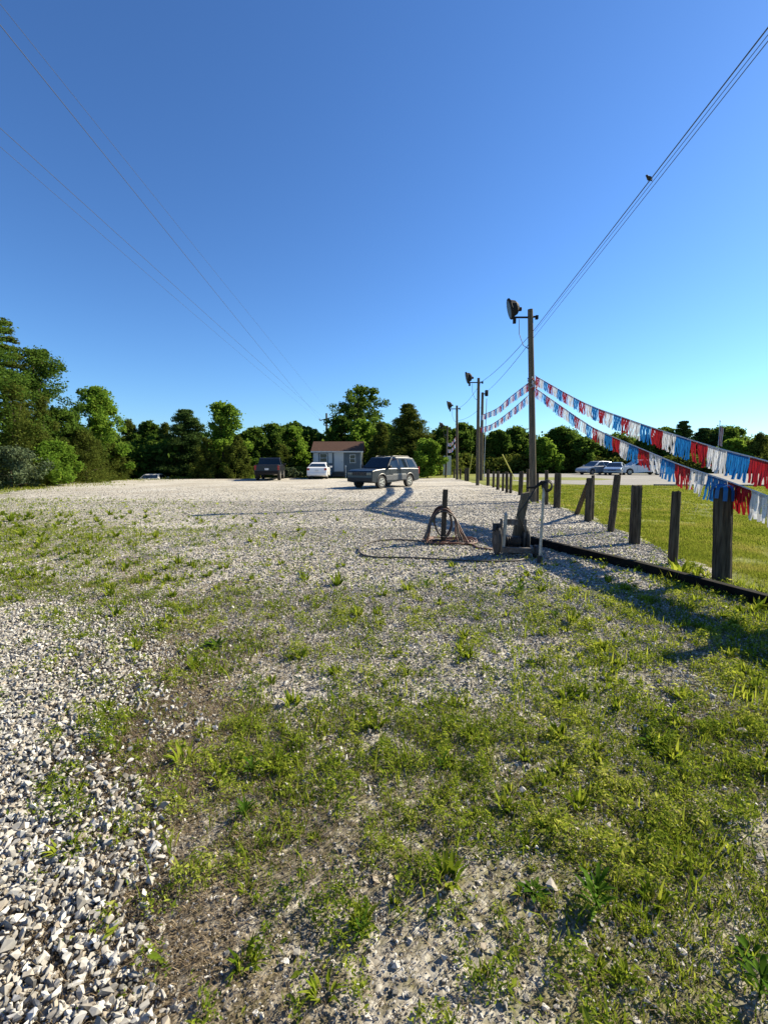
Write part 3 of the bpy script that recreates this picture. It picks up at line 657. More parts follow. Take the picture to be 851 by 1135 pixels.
# the wood behind and the scrub at its foot: one mass
def band(name, label, pts, h0, h1, n, leaf, m, depth=3, cat='woodland'):
    rs = np.random.RandomState(5); global RS; keep_ = RS; RS = rs
    t = rs.rand(n); k = len(pts) - 1; i = np.minimum((t * k).astype(int), k - 1); f = t * k - i; A = np.array(pts)
    x = A[i, 0] * (1 - f) + A[i + 1, 0] * f + rs.randn(n) * depth * .4; y = A[i, 1] * (1 - f) + A[i + 1, 1] * f + rs.randn(n) * depth * .5
    top = h0 + (h1 - h0) * fbm(x + 50, y, .33, 4); z = ground_z(x, y) + top * rs.rand(n) ** .8
    V, F = leaves(np.stack([x, y, z], -1), leaf * (.6 + rs.rand(n)), 1.0, .55); RS = keep_
    tag(fast(name, V, F, M[m]), label, cat, kind='stuff')
band('background_wood', 'dark mass of woodland behind the nearer trees', [(-50, 36), (-36, 44), (-25, 51), (-10, 56), (2, 62), (16, 70), (35, 72), (75, 70)], 2.5, 7.4, 180000, .26, 'leaf_oak', 4)
band('undergrowth', 'dark scrub filling the foot of the tree line', [(-44, 29), (-31, 37), (-29, 44), (-23, 51), (-12, 49.5), (-3, 52), (5, 50), (9, 58), (25, 63), (45, 61), (70, 60)], .6, 3.4, 90000, .16, 'leaf_cedar', 1.6, 'scrub')
band('verge_weeds', 'tall pale weeds at the foot of the trees behind the pickup', [(-21, 43.5), (-15, 43), (-11, 44), (-7, 44.5)], .3, 1.4, 9000, .07, 'lawn_blade', .8, 'weeds')

# ------------------------------------------------------------------ shed
HX, HY = P(374, 520, 44).x, 44.0
k = 44 / FPX
sh = thing('shed', 'small blue-grey shed with brown shingle roof behind the white sedan', 'shed', (HX, HY, 0))
W2 = 26.3 * k; D = 3.2; WH = 2.52
mb = MB()
nl = 14; prof = []
for i in range(nl):      # lap siding
    z0 = 0.12 + (WH - .12) * i / nl; z1 = 0.12 + (WH - .12) * (i + 1) / nl; mb.box((0, D / 2, (z0 + z1) / 2), (2 * W2, D, z1 - z0), None, 1 - 0.016 / W2)
mb.add([(-W2, 0.0, WH), (-W2, D, WH), (-W2, D / 2, 3.45), (W2, 0.0, WH), (W2, D, WH), (W2, D / 2, 3.45)], [(0, 1, 2), (5, 4, 3), (0, 3, 4, 1), (0, 2, 5, 3), (1, 4, 5, 2)])
mb.build('wall', M['siding'], sh)
MB().box((0, D / 2, .06), (2 * W2 - .1, D - .1, .12)).build('skirting', M['wood_dark'], sh)
M['shingle'] = mat('brown_shingles', (0.115, 0.066, 0.048), 0.9, 0, 0, 9, 0.6, col2=(0.06, 0.036, 0.028), stretch=(1, 1, 4))
rf = MB(); ov = .22
for s in (-1, 1):
    y0 = D / 2 + s * (D / 2 + .2); secs = []
    rf.add([(-W2 - ov, y0, 2.50), (W2 + ov, y0, 2.50), (W2 + ov, D / 2, 3.53), (-W2 - ov, D / 2, 3.53), (-W2 - ov, y0, 2.43), (W2 + ov, y0, 2.43), (W2 + ov, D / 2, 3.46), (-W2 - ov, D / 2, 3.46)],
           [(0, 1, 2, 3), (7, 6, 5, 4), (0, 4, 5, 1), (1, 5, 6, 2), (2, 6, 7, 3), (3, 7, 4, 0)])
roof = rf.build('roof', M['shingle'], sh)
MB().box((0, -.235, 2.47), (2 * W2 + 2 * ov, .03, .13)).build('fascia', M['white'], sh)
for s in (-1, 1): MB().box((s * (W2 - .04), -.015, 1.28), (.1, .03, 2.35)).build('corner_trim', M['white'], sh)
def hx(px): return (px - 374) * k
d = MB().box((hx(375.7), -.03, .58 + .98), ((381 - 370.5) * k, .06, 1.96)).build('door_frame', M['white'], sh)
dr = MB().box((hx(375.7), -.07, .58 + .93), (.72, .03, 1.82)); dr.box((hx(375.7), -.09, 1.95), (.5, .012, .6)); dr.box((hx(375.7), -.09, 1.1), (.5, .012, .75))
dr = dr.build('door', M['white'], sh); MB().box((hx(375.7) + .3, -.105, 1.5), (.05, .05, .05)).build('handle', M['blackmetal'], dr)
def window(x0, x1, z0, z1, mullions=1):
    w_ = MB(); cx = (x0 + x1) / 2; cz = (z0 + z1) / 2; t_ = .06
    for c, dd in (((cx, -.035, z1), (x1 - x0 + t_, .05, t_)), ((cx, -.035, z0), (x1 - x0 + t_, .05, t_)), ((x0, -.035, cz), (t_, .05, z1 - z0 - t_)), ((x1, -.035, cz), (t_, .05, z1 - z0 - t_)), ((cx, -.035, cz), (x1 - x0 - t_, .04, t_ * .8))): w_.box(c, dd)
    w_ = w_.build('window', M['white'], sh); MB().box((cx, -.012, cz), (x1 - x0 - t_ * .9, .01, z1 - z0 - t_ * .9)).build('pane', M['glass'], w_)
window(hx(355), hx(362.7), 1.48, 2.28); window(hx(387.8), hx(393.8), 1.42, 2.18)
for px in (351.2, 366.2):
    s_ = MB().box((hx(px), -.02, 1.87), (.38, .04, .98))
    for i in range(8): s_.box((hx(px), -.045, 1.47 + i * .115), (.28, .012, .07))
    s_.build('shutter', M['white'], sh)
st = thing('steps', 'dark wooden steps below the white shed door', 'steps', (HX + hx(375.7), HY - .45, 0))
for i in range(3):
    MB().box((0, .22 - .26 * i + .0, .48 - .17 * i), (1.15, .27, .05)).build('tread', M['board'], st)
for s in (-1, 1): MB().add([(s * .55 + a, y, z) for a in (-.03, .03) for y, z in ((.35, 0), (.35, .44), (-.42, .08), (-.42, 0))], [(0, 1, 2, 3), (7, 6, 5, 4), (0, 4, 5, 1), (1, 5, 6, 2), (2, 6, 7, 3), (3, 7, 4, 0)]).build('stringer', M['board'], st)
p = P(383.3, 530, 42.5)
t = thing('marker_post', 'thin white post with a cap beside the shed steps', 'post', (p.x, 42.5, 0))
MB().tube([(0, 0, 0), (0, 0, 1.0)], .035, 8).build('pole', M['white'], t); MB().lathe([(.98, .05), (1.0, .075), (1.16, .075), (1.2, .03)], 'z', 10).build('cap', M['white'], t)

# ------------------------------------------------------------------ vehicles (local x forward, y left, z up)
def arc(cx, cz, r, a0, a1, n=9): return [(cx + r * math.cos(a0 + (a1 - a0) * i / n), cz + r * math.sin(a0 + (a1 - a0) * i / n)) for i in range(n + 1)]
def slab(mb, prof, ys, ins):
    """pillow prism from a closed side outline prof[(x,z)]; ys = half widths, ins = inset per slice"""
    n = len(prof); cx = sum(p[0] for p in prof) / n
    def off(d):
        out = []
        for i in range(n):
            a = Vector(prof[i - 1]); b = Vector(prof[i]); c = Vector(prof[(i + 1) % n]); t1 = (b - a); t2 = (c - b)
            nn = Vector((t1.y, -t1.x)).normalized() + Vector((t2.y, -t2.x)).normalized()
            nn = nn.normalized() if nn.length > 1e-5 else Vector((0, 0)); out.append(b - nn * d)
        return out
    secs = [(-y, d) for y, d in zip(ys, ins)] + [(y, d) for y, d in reversed(list(zip(ys, ins)))]
    mb.loft([[(q.x, y, q.y) for q in off(d)] for y, d in secs])
def vehicle(name, label, cat, loc, heading, S_, paint, group=None):
    t = thing(name, label, cat, loc, heading, group)
    L, Wd, fx, rx, wr = S_['L'], S_['W'], S_['fx'], S_['rx'], S_['wr']; h = Wd / 2; gc = S_['gc']
    ar = wr + .07
    # outline, counter-clockwise seen from the left side reversed: start rear bottom
    prof = [(-L / 2 + .05, gc + .1), (rx - ar - .02, gc + .02)] + arc(rx, wr, ar, PI * .97, PI * .03) + [(fx - ar - .02, gc)] + arc(fx, wr, ar, PI * .97, PI * .03) + [(fx + ar + .03, gc + .02), (L / 2 - .06, gc + .08)]
    prof += S_['front'] + S_['top'][::-1] + S_['rear']
    mb = MB(); slab(mb, prof, [h, h - .03, h - .13], [.035, .0, -.0]); body = mb.build('body', M[paint], t, bevel=.02)
    # cabin
    cab = S_['cab']; zb = S_['belt']; tw = S_.get('tw', .17); zt = max(z for x, z in cab)
    def yy(z): return h - .025 - tw * (z - zb) / (zt - zb)
    V = [(x, s * yy(z), z) for s in (-1, 1) for x, z in cab]; n = len(cab)
    cb = MB(); cb.add(V, [tuple(range(n - 1, -1, -1)), tuple(range(n, 2 * n))] + [(i, (i + 1) % n, n + (i + 1) % n, n + i) for i in range(n)])
    cb.build('cabin', M[S_.get('cabpaint', paint)], t, bevel=.03)
    # glass on the sides
    for q in S_['win']:
        for s in (-1, 1):
            g_ = MB(); g_.add([(x, s * (yy(z) + e), z) for e in (.012, -.01) for x, z in q], [tuple(range(len(q))), tuple(range(2 * len(q) - 1, len(q) - 1, -1))] + [(i, (i + 1) % len(q), len(q) + (i + 1) % len(q), len(q) + i) for i in range(len(q))])
            g_.build('side_window', M['tint'], t)
    for nm, (a, b) in (('windshield', S_['ws']), ('rear_window', S_['rw'])):   # a = bottom (x,z), b = top
        dx, dz = b[0] - a[0], b[1] - a[1]; nn = Vector((dz, -dx)).normalized();
        if (nm == 'windshield') != (nn.x > 0): nn = -nn
        a2 = (a[0] + dx * .06, a[1] + dz * .06); b2 = (a[0] + dx * .93, a[1] + dz * .93)
        V = [];
        for e in (.014, -.02):
            for (x, z), s in ((a2, -1), (a2, 1), (b2, 1), (b2, -1)): V.append((x + nn.x * e, s * (yy(z) - .07), z + nn.y * e))
        MB().add(V, [(0, 1, 2, 3), (7, 6, 5, 4), (0, 4, 5, 1), (1, 5, 6, 2), (2, 6, 7, 3), (3, 7, 4, 0)]).build(nm, M['tint'], t)
    # wheels
    for x in (fx, rx):
        for s in (-1, 1):
            wl = bpy.data.objects.new('wheel', None); link(wl, t); wl.location = (x, s * (h - .13), wr); wl.empty_display_size = .1
            MB().lathe([(-.11, wr * .6), (-.115, wr * .93), (-.08, wr), (.08, wr), (.115, wr * .93), (.11, wr * .6)], 'y', 24).build('tyre', M['black'], wl, sm=False)
            rm = MB(); rm.lathe([(s * .06, wr * .62), (s * .122, wr * .62), (s * .122, wr * .54), (s * .07, wr * .52)], 'y', 20)
            for q in range(5):
                a = q * 2 * PI / 5; rm.box((math.cos(a) * wr * .32, s * .105, math.sin(a) * wr * .32), (wr * .5, .035, wr * .17), Matrix.Rotation(-a, 3, 'Y'))
            rm.lathe([(s * .08, wr * .13), (s * .13, wr * .11)], 'y', 10); rm.build('rim', M['chrome'], wl)
    MB().box((0, 0, gc + .17), (L - .5, Wd - .5, .2)).build('underbody', M['under'], t)
    for s in (-1, 1):
        zl, hl = S_['hl']; MB().box((L / 2 - .045 + S_.get('hlx', 0), s * (h - .25), zl), (.09, .36, hl)).build('headlight', M['headl'], t, bevel=.01)
        zt2, ht, wt = S_['tl']; MB().box((-L / 2 + .03 + S_.get('tlx', 0), s * (h - wt / 2 - .015), zt2), (.09, wt, ht)).build('tail_light', M['tail'], t, bevel=.01)
        MB().box((S_['ws'][0][0] - .15, s * (h + .08), zb + .07), (.12, .2, .16)).build('mirror', M[S_.get('mirror', paint)], t, bevel=.02)
    b_ = MB(); b_.box((L / 2 + .005, 0, gc + .22), (.12, Wd - .14, .2)); b_.build('front_bumper', M[S_.get('bump', paint)], t, bevel=.03)
    b_ = MB(); b_.box((-L / 2 - .005, 0, gc + .25), (.14, Wd - .14, .22)); b_.build('rear_bumper', M[S_.get('bump', paint)], t, bevel=.03)
    MB().box((-L / 2 - .09, 0, gc + .32 if S_.get('plow') else S_['tl'][0] - .1), (.012, .3, .15)).build('number_plate', M['plate'], t)
    gr = MB(); z, hh, ww = S_['grille']
    gr.box((L / 2 - .005, 0, z), (.05, ww, hh)); gr = gr.build('grille', M['black'], t)
    sl = MB()
    for i in range(7): sl.box((L / 2 + .025, (i - 3) * ww / 7.2, z), (.02, ww / 22, hh * .8))
    sl.build('grille_bars', M['greymetal'], gr)
    # door seams
    for x in S_['seams']:
        for s in (-1, 1): MB().box((x, s * (h + .001), (zb + gc) / 2 + .12), (.014, .006, zb - gc - .3)).build('door_seam', M['under'], t)
    for x in S_['handles']:
        for s in (-1, 1): MB().box((x, s * (h + .015), zb - .12), (.16, .03, .035)).build('door_handle', M['black'], t)
    return t
SUV = dict(L=4.6, W=1.83, fx=1.42, rx=-1.27, wr=.37, gc=.30, belt=1.13,
  front=[(2.3, .42), (2.3, .62), (2.28, .92), (2.22, 1.0)], top=[(-2.2, 1.1), (-1.2, 1.13), (.85, 1.13), (1.6, 1.09), (2.0, 1.05)], rear=[(-2.27, 1.0), (-2.3, .62), (-2.28, .45)],
  cab=[(-2.18, 1.08), (-2.05, 1.38), (-1.8, 1.70), (-1.4, 1.75), (-.3, 1.77), (.35, 1.73), (1.0, 1.08)], win=[
     [(.76, 1.17), (.42, 1.58), (.26, 1.66), (-.16, 1.66), (-.2, 1.17)], [(-.3, 1.17), (-.26, 1.66), (-.95, 1.66), (-1.1, 1.17)], [(-1.2, 1.17), (-1.05, 1.66), (-1.65, 1.62), (-1.93, 1.2)]],
  ws=((.97, 1.12), (.36, 1.72)), rw=((-2.15, 1.14), (-1.82, 1.68)), hl=(.84, .13), tl=(.98, .42, .14), grille=(.84, .19, 1.0), seams=(.72, -.24, -1.16), handles=(-.08, -1.0), bump='black', tw=.16, mirror='black')
sv = vehicle('suv', 'dark slate SUV parked at an angle in the middle of the gravel lot', 'suv', (0.05, 26.7, 0.02), R(-128), SUV, 'suv')
rk = MB()
for s in (-1, 1): rk.tube([(.1, s * .6, 1.77), (0, s * .6, 1.82), (-1.5, s * .6, 1.81), (-1.65, s * .6, 1.75)], .02, 6)
for x in (-.1, -1.35): rk.box((x, 0, 1.82), (.05, 1.2, .025))
rk.build('roof_rack', M['suvtrim'], sv)
for s in (-1, 1):
    MB().box((0.08, s * .925, .60), (1.95, .03, .28)).build('door_cladding', M['suvtrim'], sv, bevel=.01)
    MB().box((-.2, s * .93, .785), (1.3, .02, .05)).build('side_moulding', M['galv'], sv)
    for x in (1.42, -1.27):
        fl = MB(); pts = arc(x, .37, .46, PI * .98, PI * .02, 12); fl.tube([(a, s * .915, b) for a, b in pts], .035, 6); fl.build('wheel_flare', M['suvtrim'], sv)
TRK = dict(L=5.6, W=1.95, fx=1.75, rx=-1.75, wr=.40, gc=.42, belt=1.22,
  front=[(2.8, .55), (2.8, .75), (2.78, 1.05), (2.7, 1.13)], top=[(-2.72, 1.24), (-.7, 1.24), (1.1, 1.24), (2.0, 1.18)], rear=[(-2.78, 1.2), (-2.8, .75), (-2.78, .6)],
  cab=[(-.75, 1.2), (-.65, 1.72), (-.45, 1.84), (.45, 1.84), (1.3, 1.2)], win=[[(1.0, 1.27), (.42, 1.76), (.16, 1.77), (.12, 1.27)], [(.02, 1.27), (.06, 1.77), (-.42, 1.76), (-.6, 1.27)]],
  ws=((1.25, 1.22), (.48, 1.82)), rw=((-.74, 1.24), (-.62, 1.78)), hl=(.95, .2), tl=(1.02, .36, .16), grille=(.93, .28, 1.1), seams=(1.02, .05, -.65), handles=(.2, -.5), bump='blackmetal', tw=.15, mirror='black')
p = P(289.5, 533, 35.5)
tk = vehicle('pickup_truck', 'black pickup truck seen from behind near the trees', 'pickup truck', (p.x + .1, 38.2, 0.02), R(98.0), TRK, 'truck')
bd = MB(); bd.box((-1.72, 0, 1.245), (1.95, 1.62, .012)); bd.build('bed_cover', M['black'], tk)
SED = dict(L=4.65, W=1.80, fx=1.38, rx=-1.36, wr=.33, gc=.2, belt=.98,
  front=[(2.32, .35), (2.32, .5), (2.25, .68), (2.1, .76)], top=[(-2.2, 1.02), (-1.4, 1.04), (.6, .98), (1.4, .9)], rear=[(-2.3, .95), (-2.33, .6), (-2.28, .35)],
  cab=[(-1.95, 1.0), (-1.15, 1.36), (-.7, 1.44), (-.1, 1.45), (.3, 1.40), (1.15, .95)], win=[[(.75, 1.0), (.25, 1.33), (-.3, 1.36), (-.32, 1.0)], [(-.4, 1.0), (-.38, 1.36), (-.85, 1.33), (-1.35, 1.04)]],
  ws=((1.12, .96), (.34, 1.39)), rw=((-1.9, 1.03), (-1.14, 1.36)), hl=(.62, .15), tl=(.86, .2, .22), tlx=.02, grille=(.55, .12, .8), seams=(.8, -.36, -1.3), handles=(-.2, -1.1), tw=.24)
p = P(350.5, 533, 37.0)
vehicle('sedan', 'white sedan seen from behind in front of the shed', 'car', (p.x - .25, 40.9, 0.02), R(92), dict(SED, W=1.72, rw=((-1.85, 1.06), (-1.16, 1.34))), 'carwhite')
SED2 = dict(SED)
p = P(166.5, 530, 45)
vehicle('sedan', 'pale car of which only the roof shows behind the left edge of the gravel', 'car', (p.x + .2, 45.6, -1.12), R(100), SED, 'carwhite')
HAT = dict(SED, L=4.5, cab=[(-2.1, 1.0), (-1.75, 1.40), (-1.3, 1.55), (-.2, 1.6), (.3, 1.54), (1.2, .98)], win=[[(.8, 1.04), (.25, 1.45), (-.3, 1.5), (-.32, 1.04)], [(-.4, 1.04), (-.38, 1.5), (-1.1, 1.48), (-1.2, 1.04)], [(-1.28, 1.04), (-1.18, 1.47), (-1.6, 1.4), (-1.85, 1.06)]], ws=((1.15, 1.0), (.35, 1.52)), rw=((-2.07, 1.04), (-1.77, 1.38)), rear=[(-2.2, .97), (-2.25, .6), (-2.2, .35)], top=[(-2.1, 1.02), (-1.4, 1.04), (.6, 1.0), (1.4, .94)])
p = P(660, 527, 54); vehicle('hatchback', 'silver hatchback parked across the road, leftmost of the far row', 'car', (p.x, 54, .015), R(200), dict(HAT), 'carsilver', 'cars parked across the road')
p = P(681, 527, 52.5); vehicle('sedan', 'pale blue sedan parked across the road between silver hatchback and white van', 'car', (p.x, 52.5, .015), R(235), SED, 'carblue', 'cars parked across the road')
VAN = dict(HAT, L=4.9, W=1.9, wr=.34, fx=1.6, rx=-1.5, belt=1.05, front=[(2.45, .35), (2.45, .6), (2.4, .85), (2.2, .98)], rear=[(-2.42, .97), (-2.45, .6), (-2.42, .35)], top=[(-2.38, 1.06), (-1.4, 1.08), (.9, 1.06), (1.6, 1.02)],
  cab=[(-2.38, 1.0), (-2.3, 1.55), (-2.15, 1.74), (-.2, 1.78), (.5, 1.72), (1.55, 1.0)], win=[[(1.1, 1.1), (.45, 1.6), (-.1, 1.64), (-.15, 1.1)], [(-.25, 1.1), (-.2, 1.64), (-1.15, 1.64), (-1.2, 1.1)], [(-1.3, 1.1), (-1.25, 1.64), (-2.1, 1.6), (-2.2, 1.1)]], ws=((1.5, 1.05), (.55, 1.7)), rw=((-2.37, 1.1), (-2.2, 1.66)))
p = P(709, 527, 53); vehicle('van', 'white minivan parked across the road, right of the pale blue sedan', 'van', (p.x, 53, .015), R(176), VAN, 'carwhite', 'cars parked across the road')

# ------------------------------------------------------------------ posts
POSTS = [ # base px, base py, top px, top py, width px, label
 (800, 648, 801, 541, 20, 'thickest and nearest fence post with blue foil hanging over its top'),
 (744.5, 627, 749, 545, 10.5, 'slim fence post second from the right, leaning slightly right'),
 (702.5, 604.5, 705.5, 538, 12.5, 'stout square-topped fence post third from the right'),
 (675.5, 591, 684, 527, 8, 'slim fence post fourth from the right, leaning clearly right'),
 (651, 579, 653.5, 530, 8.5, 'fence post fifth from the right, with a slanting brace against it'),
 (656, 577, 657, 527, 4, 'thin fence post standing right behind the braced one'),
 (616.6, 564, 618, 524.5, 8, 'stout fence post left of the brace'),
 (605.5, 560.5, 605.5, 521.5, 4.5, 'thin fence post just right of the nearest light pole'),
 (595.5, 558.5, 595.5, 525, 3.4, 'thinnest fence post touching the nearest light pole on its right'),
 (584.5, 551, 584.8, 520, 4, 'fence post touching the nearest light pole on its left'),
 (576, 549.5, 577.5, 522.5, 5.5, 'broad fence post left of the nearest light pole'),
 (565.5, 547.5, 566, 524, 3.8, 'rightmost of three posts standing close together left of the light pole'),
 (561.5, 546.8, 561.5, 523, 3.8, 'middle of three posts standing close together left of the light pole'),
 (557, 545, 557.5, 524, 3, 'leftmost of three posts standing close together left of the light pole'),
 (551.3, 543.5, 551.8, 522.3, 4, 'fence post left of the three close posts'),
 (546.6, 541, 547, 522.3, 3, 'thin fence post between two stouter ones right of the paired poles'),
 (540.5, 539, 540.6, 520.6, 4, 'first fence post right of the paired middle poles'),
 (518, 533.3, 518.3, 518.5, 3.6, 'broad far fence post left of the paired middle poles'),
 (515.4, 533, 515.4, 519, 2.2, 'thin far fence post beside the broad far one'),
 (510, 531.5, 510, 519.5, 2.4, 'far fence post just right of the second farthest light pole'),
 (503.2, 530.5, 503.2, 520, 2.2, 'farthest fence post beside the white sign board'),
 (891, 700, 893, 552, 20, 'fence post just outside the right frame edge')]
def post(bx, by, tx, ty, wpx, label):
    b = G(bx, by); pxm = FPX / (b.y * math.cos(PITCH) + CH * math.sin(PITCH)); r = wpx / pxm / 2
    T = P(tx, ty, b.y + .02); r *= .88; rs = random.Random(int(bx * 3)); b0 = Vector((b.x, b.y, -.12))
    o_ = thing('fence_post', label, 'fence post', (b.x, b.y, 0), 0, 'wooden posts along the lawn')
    mb = MB(); n = 14; secs = []; ov_ = [1 + rs.uniform(-.09, .09) for _ in range(n)]
    for u in (0, .12, .3, .5, .7, .86, .97, 1.0):
        c = Vector((0, 0, -.12)).lerp(T - Vector((b.x, b.y, 0)), u); rr = r * (1.04 - .08 * u) * (0.93 if u == 1 else 1) * (1 + rs.uniform(-.03, .03))
        secs.append([c + Vector((math.cos(2 * PI * q / n) * rr * ov_[q], math.sin(2 * PI * q / n) * rr * ov_[q], (rs.uniform(-.012, .012) if u > .9 else 0))) for q in range(n)])
    mb.loft(secs); tag(mb.build('post', M['wood'], o_)); return o_, b, T
pp = []
for a in POSTS: pp.append(post(*a))
a = G(637.5, 571); b = P(651, 537, G(651, 579).y)
o = MB().tube([(0, 0, -.05), (b.x - a.x, b.y - a.y, b.z)], [.07, .06], 8).build('brace_post', M['wood']); o.location = (a.x, a.y, 0)
tag(o, 'slanting wooden brace leaning on the fifth fence post', 'brace')

# long dark timber along the grass edge
a = G(851, 678); b = G(707, 636); c = G(588, 605); a0 = a + (a - b) * 1.5
tm = MB(); pts = [a0, a, b, c + (c - b).normalized() * .15]
secs = []
for i, q in enumerate(pts):
    d = (pts[min(i + 1, 3)] - pts[max(i - 1, 0)]).normalized(); s = Vector((-d.y, d.x, 0)); s = -s if s.x < 0 else s
    secs.append([q + Vector((0, 0, -.05)), q + s * .1 + Vector((0, 0, -.05)), q + s * .1 + Vector((0, 0, .155)), q + Vector((0, 0, .155))])
tm.loft(secs); tag(tm.build('timber_edging', M['wood_dark'], bevel=.008), 'long black timber edging lying between grass and fence posts', 'timber')

# ------------------------------------------------------------------ light poles
def lamp_pole(bx, by, tx, ty, dia, label, wood='wood_pale', lampdx=-.5, scale=1.0):
    b = G(bx, by); T = P(tx, ty, b.y); H = T.z; lx = T.x - b.x
    t = thing('light_pole', label, 'light pole', (b.x, b.y, 0), 0, 'wooden light poles along the fence')
    MB().tube([(0, 0, -.2), (lx * .5, 0, H * .5), (lx, 0, H)], [dia * .58, dia * .52, dia * .42], 12).build('pole', M[wood], t)
    za = H - .27 * scale; X = lx + lampdx * scale
    MB().tube([(lx + .22 * scale, 0, za + .03), (lx, 0, za), (X - .1 * scale, 0, za)], .035 * scale, 8).build('arm', M['blackmetal'], t)
    MB().box((lx + .24 * scale, 0, za), (.09 * scale, .1 * scale, .13 * scale)).build('bracket', M['blackmetal'], t)
    fl = MB(); c = Vector((X - .08 * scale, 0, za + .32 * scale)); Rm = Matrix.Rotation(R(-14), 3, 'Y')
    def ell(u, rx, ry): return [c + Rm @ Vector((u, math.cos(2 * PI * q / 14) * ry, math.sin(2 * PI * q / 14) * rx)) for q in range(14)]
    s = scale
    fl.loft([ell(-.17 * s, .36 * s, .25 * s), ell(-.12 * s, .37 * s, .26 * s), ell(-.1 * s, .31 * s, .22 * s), ell(.08 * s, .24 * s, .17 * s), ell(.16 * s, .13 * s, .12 * s)])
    fo = fl.build('floodlight', M['blackmetal'], t)
    ln = MB(); ln.loft([ell(-.168 * s, .32 * s, .21 * s), ell(-.185 * s, .3 * s, .2 * s)]); ln.build('lens', M['lens'], fo)
    MB().lathe([(.1, .07), (.26, .07), (.28, .03)], 'x', 10, c=tuple(c + Vector((0, 0, -.04)))).build('ballast', M['blackmetal'], fo)
    MB().box(c + Vector((.03, 0, -.42 * s)), (.1 * s, .08 * s, .22 * s)).build('knuckle', M['blackmetal'], fo)
    if scale > .9:
        z0 = za - .06; MB().tube([(X + .12, .02, z0), (X + .14, .02, z0 - .5), (X + .3, .02, z0 - .9), (X + .5, .02, z0 - 1.03), (lx - .08, .02, z0 - .93)], .012, 5).build('cable', M['black'], t)
    return b, H, lx
P1 = lamp_pole(591, 557, 587.4, 343, .22, 'nearest and tallest light pole, pennant strings tied to it')
P2 = lamp_pole(529, 538.5, 530.2, 419, .2, 'second light pole, left one of the close middle pair')
P4 = lamp_pole(506.5, 532, 506.2, 449.5, .21, 'third light pole, second farthest of the row')
P5 = lamp_pole(493.6, 529.3, 495.8, 472, .17, 'farthest and shortest light pole beside the white sign board', scale=.95)
b = G(532.8, 532.6); T = P(534.6, 435, b.y)
t = thing('utility_pole', 'brownish pole standing right behind the second light pole', 'utility pole', (b.x, b.y, 0))
MB().tube([(0, 0, -.2), (T.x - b.x, 0, T.z)], [.14, .1], 10).build('pole', M['wood_pale'], t)
MB().tube([(.2, -.1, 0), (.28, -.1, T.z * .93)], .03, 6).build('conduit', M['galv'], t)
bx_ = MB(); bx_.lathe([(-.24, .1), (-.2, .14), (.2, .14), (.24, .08)], 'z', 12, c=(T.x - b.x + .32, 0, T.z - .05)); bx_.box((T.x - b.x + .12, 0, T.z - .12), (.3, .06, .06)); bx_.build('transformer', M['blackmetal'], t)
P3 = (b, T.z, T.x - b.x)

# pole with crossarms behind the shed
Yp = 85; b = P(361, 500, Yp); T = P(361.8, 458, Yp)
t = thing('utility_pole', 'far utility pole with slanting crossarms above the shed roof', 'utility pole', (T.x, Yp, 0))
MB().tube([(0, 0, 0), (0, 0, T.z)], [.26, .17], 8).build('pole', M['wood_pale'], t)
arms = []
for dz, l, r, sl in ((-1.05, 1.25, 1.15, .42), (-2.3, .5, 1.0, -.3)):
    MB().box(((r - l) / 2, -.2, T.z + dz), (l + r, .14, .16), Matrix.Rotation(-math.atan(sl / 1.6), 3, 'Y')).build('crossarm', M['wood_pale'], t)
    for x in (-l, r):
        z = T.z + dz + sl / 1.6 * x; MB().lathe([(0, .06), (.2, .1), (.35, .05)], 'z', 8, c=(x, -.2, z + .05)).build('insulator', M['greymetal'], t); arms.append(Vector((T.x + x, Yp - .2, z + .4)))
def wire(name, label, pts, r, cat='power line', group=None, n=24, sag=0):
    A, B = Vector(pts[0]), Vector(pts[-1]); mid = len(pts)
    out = []
    if len(pts) == 2:
        for i in range(n + 1):
            u = i / n; q = A.lerp(B, u); q.z -= 4 * sag * u * (1 - u); out.append(q)
    else: out = [Vector(p) for p in pts]
    o_ = MB().tube(out, r, 5, False).build(name, M['wire_pale' if name == 'power_line' else 'wire']); tag(o_, label, cat, group); return o_
HV = [((42, 55), (169, 228), 8.6, 0, 'steepest overhead power line crossing the upper left sky, thickest one'), ((60, 60), (211, 280), 8.9, 1, 'thin overhead power line just right of the steepest one'),
      ((0, 104), (140, 254), 8.6, 3, 'overhead power line meeting the left frame edge below the steepest pair'), ((0, 135), (140, 275), 8.2, 2, 'faintest and lowest overhead power line at the left')]
for (q0, q1, hz, ai, lab) in HV:
    a = G(q0[0], q0[1], hz + CH); b2 = G(q1[0], q1[1], hz + CH * .9 - .1); E = arms[ai]
    dirv = (a - E); far = a + Vector((dirv.x, dirv.y, 0)).normalized() * 30
    out = []
    for i in range(40):
        u = i / 39; q = E.lerp(far, u); out.append(q - Vector((0, 0, 4 * .35 * u * (1 - u))))
    # lift so that it passes through a
    wire('power_line', lab, out, ({0: .008, 1: .005, 3: .007, 2: .005}[ai]), group='overhead power lines in the left sky')

